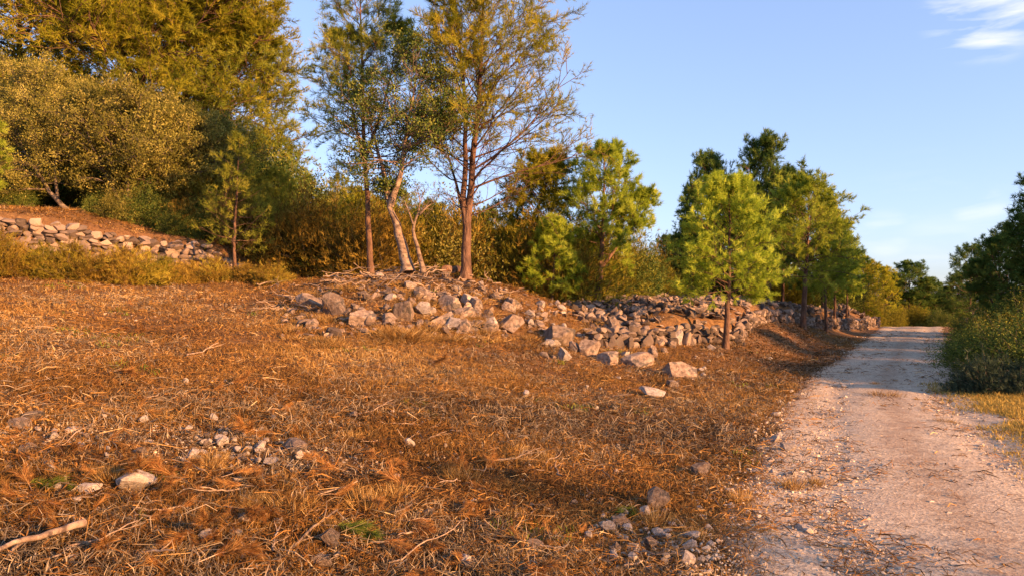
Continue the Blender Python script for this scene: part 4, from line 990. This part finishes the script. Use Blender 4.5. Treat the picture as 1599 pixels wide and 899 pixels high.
def flat_litter(acc, pts, L0, L1, w, varf, zoff=(0, .04), tilt=.25, wl_=9.0):
    N = len(pts); z = H(pts[:, 0], pts[:, 1]); d = np.hypot(pts[:, 0], pts[:, 1])
    c = np.c_[pts, z + gr.uniform(zoff[0], zoff[1], N)]
    az = gr.random(N) * 6.283; el = gr.normal(size=N) * tilt
    dr = np.stack([np.cos(az) * np.cos(el), np.sin(az) * np.cos(el), np.sin(el)], 1)
    L = gr.uniform(L0, L1, N) * (1 + d / 30); ww = w * (1 + d / wl_) * gr.uniform(.6, 1.4, N)
    s = norm(np.cross(dr, gr.normal(size=dr.shape) * .6 + np.array([0, 0, 1]))) * (ww * .5)[:, None]
    bend = gr.normal(size=(N, 3)) * (L * .12)[:, None]; bend[:, 2] = np.abs(bend[:, 2])
    a = c - dr * (L * .5)[:, None]; b = c + dr * (L * .5)[:, None]; m = c + bend
    a[:, 2] = np.maximum(a[:, 2], z - .01); b[:, 2] = np.maximum(b[:, 2], z - .01)
    V = np.stack([a - s * .6, a + s * .6, m + s, m - s, b + s * .4, b - s * .4], 1).reshape(-1, 3)
    i = np.arange(N)[:, None] * 6
    acc.add(V, Q=np.vstack([i + np.array([[0, 1, 2, 3]]), i + np.array([[3, 2, 4, 5]])]), var=np.repeat(np.clip(varf, 0, 1), 6))
def patch(pts, s, seed): return fbm(pts[:, 0] * s, pts[:, 1] * s, seed=seed, o=3)

def zone(pts, px, py, rx, ry):
    c = ground_at(px, py); return np.exp(-((pts[:, 0] - c[0]) / rx) ** 2 - ((pts[:, 1] - c[1]) / ry) ** 2)
def dark_zone(pts):  # grey brush patches, with shade on the slope painted into the litter tone
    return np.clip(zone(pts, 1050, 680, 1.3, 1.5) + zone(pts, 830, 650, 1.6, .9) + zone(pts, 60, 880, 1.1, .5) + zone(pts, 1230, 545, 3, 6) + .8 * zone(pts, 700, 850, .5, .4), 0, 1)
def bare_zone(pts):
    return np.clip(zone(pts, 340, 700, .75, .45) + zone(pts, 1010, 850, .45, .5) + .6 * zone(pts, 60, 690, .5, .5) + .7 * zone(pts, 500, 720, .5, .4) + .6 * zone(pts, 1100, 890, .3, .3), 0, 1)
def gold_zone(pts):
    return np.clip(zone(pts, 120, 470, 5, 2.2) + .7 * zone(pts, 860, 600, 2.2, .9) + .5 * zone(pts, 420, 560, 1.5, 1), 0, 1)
# dry standing grass, in patches
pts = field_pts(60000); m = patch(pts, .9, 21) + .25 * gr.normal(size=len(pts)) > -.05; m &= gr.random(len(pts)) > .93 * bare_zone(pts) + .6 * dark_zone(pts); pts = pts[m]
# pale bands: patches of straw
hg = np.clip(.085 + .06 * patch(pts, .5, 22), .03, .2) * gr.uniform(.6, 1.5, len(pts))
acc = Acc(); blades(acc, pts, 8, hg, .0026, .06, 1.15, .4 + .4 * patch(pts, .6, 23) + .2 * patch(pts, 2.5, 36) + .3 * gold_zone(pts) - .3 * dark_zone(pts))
o = mesh_obj('dry_grass', acc.mesh('dry_grass', [M['straw']])); tag(o, 'dry straw coloured grass covering the slope', 'grass', kind='stuff')
# flat lying litter of leaves, chips and needles
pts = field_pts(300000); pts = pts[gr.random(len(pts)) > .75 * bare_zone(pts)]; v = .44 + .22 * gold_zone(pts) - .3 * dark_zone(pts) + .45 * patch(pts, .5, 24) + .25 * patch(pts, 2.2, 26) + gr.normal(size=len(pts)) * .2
acc = Acc(); flat_litter(acc, pts[:150000], .02, .11, .004, v[:150000], zoff=(0, .05), tilt=.4)
q = pts[150000:]; q = q[::2]; flat_litter(acc, q, .012, .035, .009, v[150000:len(pts)][::2] - .02, tilt=.7, zoff=(0, .04), wl_=14.)
o = mesh_obj('dead_leaf_litter', acc.mesh('dead_leaf_litter', [M['litter']])); tag(o, 'orange brown litter of dead leaves and needles on the slope', 'leaf litter', kind='stuff')
# grey brush and twigs
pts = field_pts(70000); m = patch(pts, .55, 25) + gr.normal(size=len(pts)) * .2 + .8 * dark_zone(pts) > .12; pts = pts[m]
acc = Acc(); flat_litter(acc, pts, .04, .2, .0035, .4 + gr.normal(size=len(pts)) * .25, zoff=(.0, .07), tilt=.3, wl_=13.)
blades(acc, pts[::4], 7, gr.uniform(.05, .14, len(pts[::4])), .0035, .05, .8, gr.random(len(pts[::4])))
o = mesh_obj('cut_brushwood_litter', acc.mesh('cut_brushwood_litter', [M['greylitter']])); tag(o, 'grey brown cut twigs and brush strewn over the slope', 'twigs', kind='stuff')
pts = field_pts(5200, dmax=24)
acc = Acc(); flat_litter(acc, pts, .05, .24, .004, .5 + gr.normal(size=len(pts)) * .25, zoff=(.02, .08), tilt=.2, wl_=16.)
o = mesh_obj('cut_twigs', acc.mesh('cut_twigs', [M['litter']])); tag(o, 'coarse pale cut twigs and straw lying over the slope', 'twigs', kind='stuff')
# yellow grass right of the road and small tufts on the road edge
pts = field_pts(22000, dmin=5, dmax=26, side='right'); pts = pts[(patch(pts, .8, 27) > -.25) & (pts[:, 1] < 14.5)]
acc = Acc(); blades(acc, pts, 11, gr.uniform(.05, .13, len(pts)), .004, .05, .8, .45 + .4 * patch(pts, .8, 28))
o = mesh_obj('verge_grass', acc.mesh('verge_grass', [M['straw_yellow']])); tag(o, 'yellow grass on the right verge of the road', 'grass', kind='stuff')
# green weeds patches
pts = field_pts(9000); pts = pts[patch(pts, .8, 29) > .42]
acc = Acc(); blades(acc, pts, 10, gr.uniform(.04, .12, len(pts)), .005, .05, .7, gr.random(len(pts)))
o = mesh_obj('green_weeds', acc.mesh('green_weeds', [M['fresh_green']])); tag(o, 'sparse green weeds among the dry grass', 'weeds', kind='stuff')
# litter on the shaded verge and the road: needles and twigs
pts = field_pts(60000, side='all', dmin=3.5, dmax=45); rd = np.abs(road_d(pts[:, 0], pts[:, 1])); hw = half_w(pts[:, 1])
pts = pts[(rd < hw + .3) & ((patch(pts, 1.3, 33) > .12) | (gr.random(len(pts)) < .12))]
acc = Acc(); flat_litter(acc, pts, .03, .16, .004, .3 + gr.normal(size=len(pts)) * .25, zoff=(.03, .05), tilt=.12)
o = mesh_obj('road_litter', acc.mesh('road_litter', [M['litter']])); tag(o, 'brown needles and bits of twig on the gravel road', 'litter', kind='stuff')
# gravel pebbles
pts = field_pts(75000, side='all', dmin=3.3, dmax=40, amax=44); rd = road_d(pts[:, 0], pts[:, 1]); hw = half_w(pts[:, 1])
ok = ((np.abs(rd) < hw * 1.12) & (gr.random(len(pts)) < np.clip(.45 + .9 * patch(pts, 1.1, 39), .08, 1))) | ((rd < 0) & (rd > -hw - 2.5) & (gr.random(len(pts)) < .10)) | ((rd < 0) & (patch(pts, .9, 35) > .3) & (gr.random(len(pts)) < .35)) | ((rd < -1) & (bare_zone(pts) > .35))
pts = pts[ok]
V1, T1 = ICO[1]
N = len(pts); z = H(pts[:, 0], pts[:, 1]); dd = np.hypot(pts[:, 0], pts[:, 1])
onroad = np.abs(road_d(pts[:, 0], pts[:, 1])) < half_w(pts[:, 1])
s = gr.lognormal(-5.2, .42, N) * (1 + dd / 18) * np.where(onroad, 1, 1.2)
sc = s[:, None] * gr.uniform(.6, 1.3, (N, 3)) * np.array([1.2, 1.2, .75])
VV = V1[None] * sc[:, None] * (1 + gr.normal(size=(N, len(V1), 1)) * .18) + np.c_[pts, z + .035 * onroad + .004][:, None]
acc = Acc(); acc.add(VV.reshape(-1, 3), T=(T1[None] + np.arange(N)[:, None, None] * len(V1)).reshape(-1, 3), var=np.repeat(gr.random(N), len(V1)))
o = mesh_obj('loose_gravel', acc.mesh('loose_gravel', [M['gravel']])); tag(o, 'loose pale gravel scattered over the road', 'gravel', kind='stuff')

# grass tufts on the road (individuals)
def tuft(seed, mat, n=120, h=.12, w=.006, rad=.06):
    r = np.random.default_rng(seed); acc = Acc(); p = np.c_[r.normal(size=(n, 2)) * rad, np.zeros(n)]
    d = norm(np.c_[p[:, :2] * 9 + r.normal(size=(n, 2)) * .7, np.ones(n)])
    needles(acc, r, p, d, 3, h, w, (0, 30), 0); return acc.mesh('tuft', [M[mat]])
tA, tB = tuft(1, 'straw', w=.004), tuft(2, 'straw', h=.11, rad=.09, w=.0035)
for i, (px, py, s, lab, m_) in enumerate([(1380, 622, 1.5, 'dry orange grass tuft standing in the middle of the road', tB), (1367, 603, .7, 'small dark tuft just beyond the orange tuft on the road', tA), (1475, 663, .8, 'small yellow tuft near the right side of the road', tB),
     (1237, 768, 1.0, 'thin tuft by the pale stick at the left of the road', tA), (1275, 762, .7, 'sparse tuft in the shade on the road', tA), (1432, 628, .5, 'tiny tuft right of the orange tuft on the road', tA)]):
    p = ground_at(px, py); o = mesh_obj('grass_tuft', m_); o.location = (p[0], p[1], p[2] + .03); o.scale = (s,) * 3; tag(o, lab, 'grass tuft')
tufts = pix_scatter(36, (0, 640, 1180, 880))
for i, (x, y) in enumerate(tufts):
    o = mesh_obj('grass_tuft', [tA, tB, tA][i % 3]); o.location = (x, y, Hs(x, y)); s = rng.uniform(.55, 1.15); o.scale = (s, s, s * rng.uniform(.8, 1.2)); o.rotation_euler = (0, 0, i)
    tag(o, 'dry tufted grass clump standing out of the foreground litter', 'grass tuft', 'dry grass clumps in the foreground')

# sticks
def stick_mesh(seed, L=1.0, r0=.014, bend=.06, forks=2, mat='stick', cut=False):
    r = np.random.default_rng(seed); acc = Acc(); k = 9
    p = np.zeros((k, 3)); p[:, 0] = np.linspace(-.5, .5, k) * L; p[:, 1:] += np.cumsum(r.normal(size=(k, 2)) * bend * L / k * 1.5, 0)
    rr = r0 * np.linspace(1.1, .45, k) * r.uniform(.9, 1.1, k)
    tubes(acc, p[None], rr[None], 7)
    for f in range(forks):
        i = int(r.integers(2, k - 2)); d = norm(np.array([1, r.normal() * .8, r.normal() * .4])); q = grow(r, p[i][None], d[None], np.array([L * r.uniform(.2, .4)]), 5, 0, .18)
        tubes(acc, q, (r0 * .5 * np.linspace(1, .3, 5))[None], 5)
    me = acc.mesh('stick', [M[mat]], True)
    return me
def end_cap(r0, L):   # pale sawn disc at the thick end
    a = np.arange(10) * 2 * np.pi / 10; V = [(0, 0, 0)] + [(0, math.cos(t) * r0, math.sin(t) * r0) for t in a]
    V2 = V + [(.006, y, z) for _, y, z in V[1:]]
    F = [(0, 1 + (i + 1) % 10, 1 + i) for i in range(10)]; Q = [(1 + i, 1 + (i + 1) % 10, 11 + (i + 1) % 10, 11 + i) for i in range(10)]
    return mk_mesh('cut_end', np.array(V2), F3=np.array(F), F4=np.array(Q), mats=[M['cut_wood']])
sticks = [stick_mesh(i, r0=.012 + .004 * (i % 3), forks=i % 3 + 1, bend=.16) for i in range(8)]
def lay_stick(me, x, y, L, rz, tilt, lift, label, group=None, name='fallen_stick', cat='stick', thick=1):
    o = mesh_obj(name, me); o.location = (x, y, Hs(x, y) + lift); o.rotation_euler = (rng.uniform(0, 6), tilt, rz); o.scale = (L, thick, thick)
    o.rotation_euler = (0, tilt, rz); return tag(o, label, cat, group)
def stick_px(me, a, b, label, r=1, lift=.04, name='fallen_stick', cat='stick', cap=None, group=None):
    p, q = ground_at(*a), ground_at(*b); p[2] += lift; q[2] += lift
    d = Vector(q - p); o = mesh_obj(name, me); o.location = Vector((p + q) / 2); o.rotation_euler = d.to_track_quat('X', 'Z').to_euler(); o.scale = (d.length, r, r)
    return tag(o, label, cat, group)
# the big grey branch bottom left with its sawn end
big = stick_mesh(90, r0=.021, bend=.06, forks=1, mat='bark_pale')
p, q = ground_at(128, 852), ground_at(-30, 905); p[2] += .13; q[2] += .1
e = empty('cut_branch', tuple(p)); e.rotation_euler = Vector(q - p).to_track_quat('X', 'Z').to_euler()
Lb = float(np.linalg.norm(q - p)); b_ = mesh_obj('branch_wood', big, e); b_.scale = (Lb, 1, 1); b_.location = (Lb / 2, 0, 0)
c_ = mesh_obj('cut_end', end_cap(.022, 1), e); c_.location = (-.002, 0, 0)
tag(e, 'thick pale branch with reddish sawn end in the bottom left corner', 'branch')
for i, (a, b, lab, rr) in enumerate([((95, 822), (128, 828), 'short pale yellow wood chip in the left foreground', 1.3), ((432, 893), (528, 812), 'long reddish stick left of the triangular stone', 1.2), ((283, 766), (345, 800), 'thin straight twig left of the rusty needle fans', .6),
     ((60, 720), (160, 655), 'long thin twig crossing the left foreground sprigs', .7), ((100, 870), (205, 842), 'pale twig right of the thick sawn branch', .7), ((370, 890), (400, 845), 'forked grey twig at the bottom edge', .7),
     ((610, 895), (720, 845), 'long curved grey twig in the bottom middle', .7), ((40, 600), (130, 590), 'pale bent stick on the slope above the left stones', .8), ((640, 690), (680, 668), 'pale short stick in the middle of the slope', .7),
     ((1215, 771), (1253, 766), 'pale short stick at the left edge of the road', .7), ((1245, 825), (1280, 846), 'dark stick under the long white stone on the road', .8), ((1115, 838), (1165, 842), 'straw coloured twig near the bottom right grass', .6),
     ((290, 560), (330, 552), 'pale stick across the upper slope', 1.2), ((880, 620), (920, 612), 'small pale stick below the boulder row', 1.1)]):
    stick_px(sticks[i % 8], a, b, lab, rr * .6)
for i in range(70):
    x, y = pix_scatter(1, (0, 620, 1150, 895))[0]
    lay_stick(sticks[int(rng.integers(0, 8))], x, y, rng.uniform(.12, .5), rng.uniform(0, 6.3), rng.normal() * .12, rng.uniform(.02, .06), 'thin dead twig lying in the foreground litter', 'dead twigs in the foreground', thick=rng.uniform(.25, .55))
# brushwood on the mound
for i in range(62):
    x, y = pix_scatter(1, (520, 414, 675, 452), lambda a, b: b > 414 + abs(a - 620) * .22)[0]
    lay_stick(sticks[int(rng.integers(0, 8))], x, y, rng.uniform(.35, 1.1), rng.normal() * .8, rng.normal() * .25, rng.uniform(.03, .2), 'bleached cut stick in the brushwood heap on the mound top', 'brushwood heap on the mound top', thick=rng.uniform(.5, 1.3))
for i in range(46):
    x, y = pix_scatter(1, (660, 425, 800, 470), lambda a, b: b > 425 + (a - 660) * .2)[0]
    lay_stick(sticks[int(rng.integers(0, 8))], x, y, rng.uniform(.2, .7), rng.uniform(0, 6), rng.normal() * .35, rng.uniform(.03, .15), 'orange lit cut stick on the mound between the tree trunks and tumble', 'cut sticks right of the heap', thick=rng.uniform(.7, 1.6))
for i in range(30):
    x, y = pix_scatter(1, (410, 440, 530, 490))[0]
    lay_stick(sticks[int(rng.integers(0, 8))], x, y, rng.uniform(.3, .9), rng.uniform(0, 6), rng.normal() * .2, rng.uniform(.03, .15), 'grey dead stick around the dark boulder at the mound end', 'dead sticks around the dark boulder', thick=rng.uniform(.6, 1.2))
mt = pix_scatter(60, (450, 445, 940, 540), lambda x, y: y > 440 + max(0, x - 660) * .2)
for i, (x, y) in enumerate(mt):
    o = mesh_obj('grass_tuft', [tA, tB][i % 2]); s = rng.uniform(.9, 1.9); o.location = (x, y, Hs(x, y)); o.scale = (s * 1.3, s * 1.3, s); o.rotation_euler = (0, 0, i)
    tag(o, 'dry grass clump growing between the stones of the mound', 'grass tuft', 'dry grass clumps on the mound')
# sawn logs
def log_thing(px, py, L, rad, rz, label):
    p = ground_at(px, py); e = empty('sawn_log', (p[0], p[1], p[2] + rad + .12), rz)
    acc = Acc(); k = 7; r = np.random.default_rng(int(px)); t = np.zeros((k, 3)); t[:, 0] = np.linspace(0, L, k); t[:, 1:] = r.normal(size=(k, 2)) * rad * .15
    tubes(acc, t[None], np.full((1, k), rad), 12); mesh_obj('log_bark', acc.mesh('log_bark', [M['bark_pine']], True), e)
    for s_ in (0, 1):
        c = mesh_obj('cut_end', end_cap(rad * 1.0, 1), e); c.location = tuple(t[0] - [.004, 0, 0]) if s_ == 0 else tuple(t[-1] + [.004, 0, 0])
        if s_: c.rotation_euler = (0, 0, math.pi)
    tag(e, label, 'log')
log_thing(624, 420, .8, .075, R(115), 'short sawn log with orange cut end at the foot of the leaning tree')
log_thing(694, 433, .7, .085, R(60), 'thick sawn log with round orange end between the two big trees')
log_thing(725, 440, .5, .08, R(85), 'stubby sawn log with bright cut end below the forked pine')
# rusty needle sprigs
def sprig_mesh(seed, L=.34, mat='rust_needle'):
    r = np.random.default_rng(seed); af, ab = Acc(), Acc()
    k = 8; main = grow(r, np.zeros((1, 3)), np.array([[1, 0, .12]]), np.array([L]), k, -.015, .1)
    tubes(ab, main, (.004 * np.linspace(1, .4, k))[None], 5)
    q, e, Ls, _ = children(r, main, np.array([L]), 7, .25, .95, R(20), R(45), .55, .15)
    sd_ = grow(r, q, e, Ls, 5, 0, .1); tubes(ab, sd_, np.full((len(sd_), 5), .0022), 3)
    al = np.concatenate([main[:, 3:].reshape(-1, 3), sd_[:, 1:].reshape(-1, 3)])
    dr = np.concatenate([np.repeat(norm(main[:, -1] - main[:, 0]), 5, 0), np.repeat(norm(sd_[:, -1] - sd_[:, 0]), 4, 0)])
    needles(af, r, np.repeat(al, 3, 0), np.repeat(dr, 3, 0), 9, .085, .0028, (8, 38), .4); 
    return ab.mesh('sprig_stem', [M['stick']], True), af.mesh('needles', [M[mat]])
sprigs = [sprig_mesh(500 + i) for i in range(6)]; gsp = sprig_mesh(520, mat='fresh_green')
sp = pix_scatter(75, (0, 640, 640, 899), lambda x, y: vnoise(x / 90., y / 60., seed=70) > -.15) + pix_scatter(22, (640, 740, 900, 899)) + pix_scatter(30, (100, 470, 700, 640))
for i, (x, y) in enumerate(sp):
    m_ = sprigs[i % 6]; e = empty('dead_pine_sprig', (x, y, Hs(x, y) + rng.uniform(.02, .06)), rng.uniform(0, 6.3), rng.uniform(.45, .95)); e.rotation_euler[1] = -rng.uniform(-.1, .15)
    mesh_obj('stem', m_[0], e); mesh_obj('needles', m_[1], e); tag(e, 'rust orange dead pine sprig lying in the litter', 'pine sprig', 'rusty pine sprigs on the slope')
for i, (px, py) in enumerate([(15, 765), (690, 660), (1000, 795), (500, 830), (195, 855)]):
    x, y, _ = ground_at(px, py); e = empty('green_pine_sprig', (x, y, Hs(x, y) + .04), i * 2., 1.0); mesh_obj('stem', gsp[0], e); mesh_obj('needles', gsp[1], e)
    tag(e, 'still green pine sprig lying among the rusty ones', 'pine sprig', 'green pine sprigs on the slope')
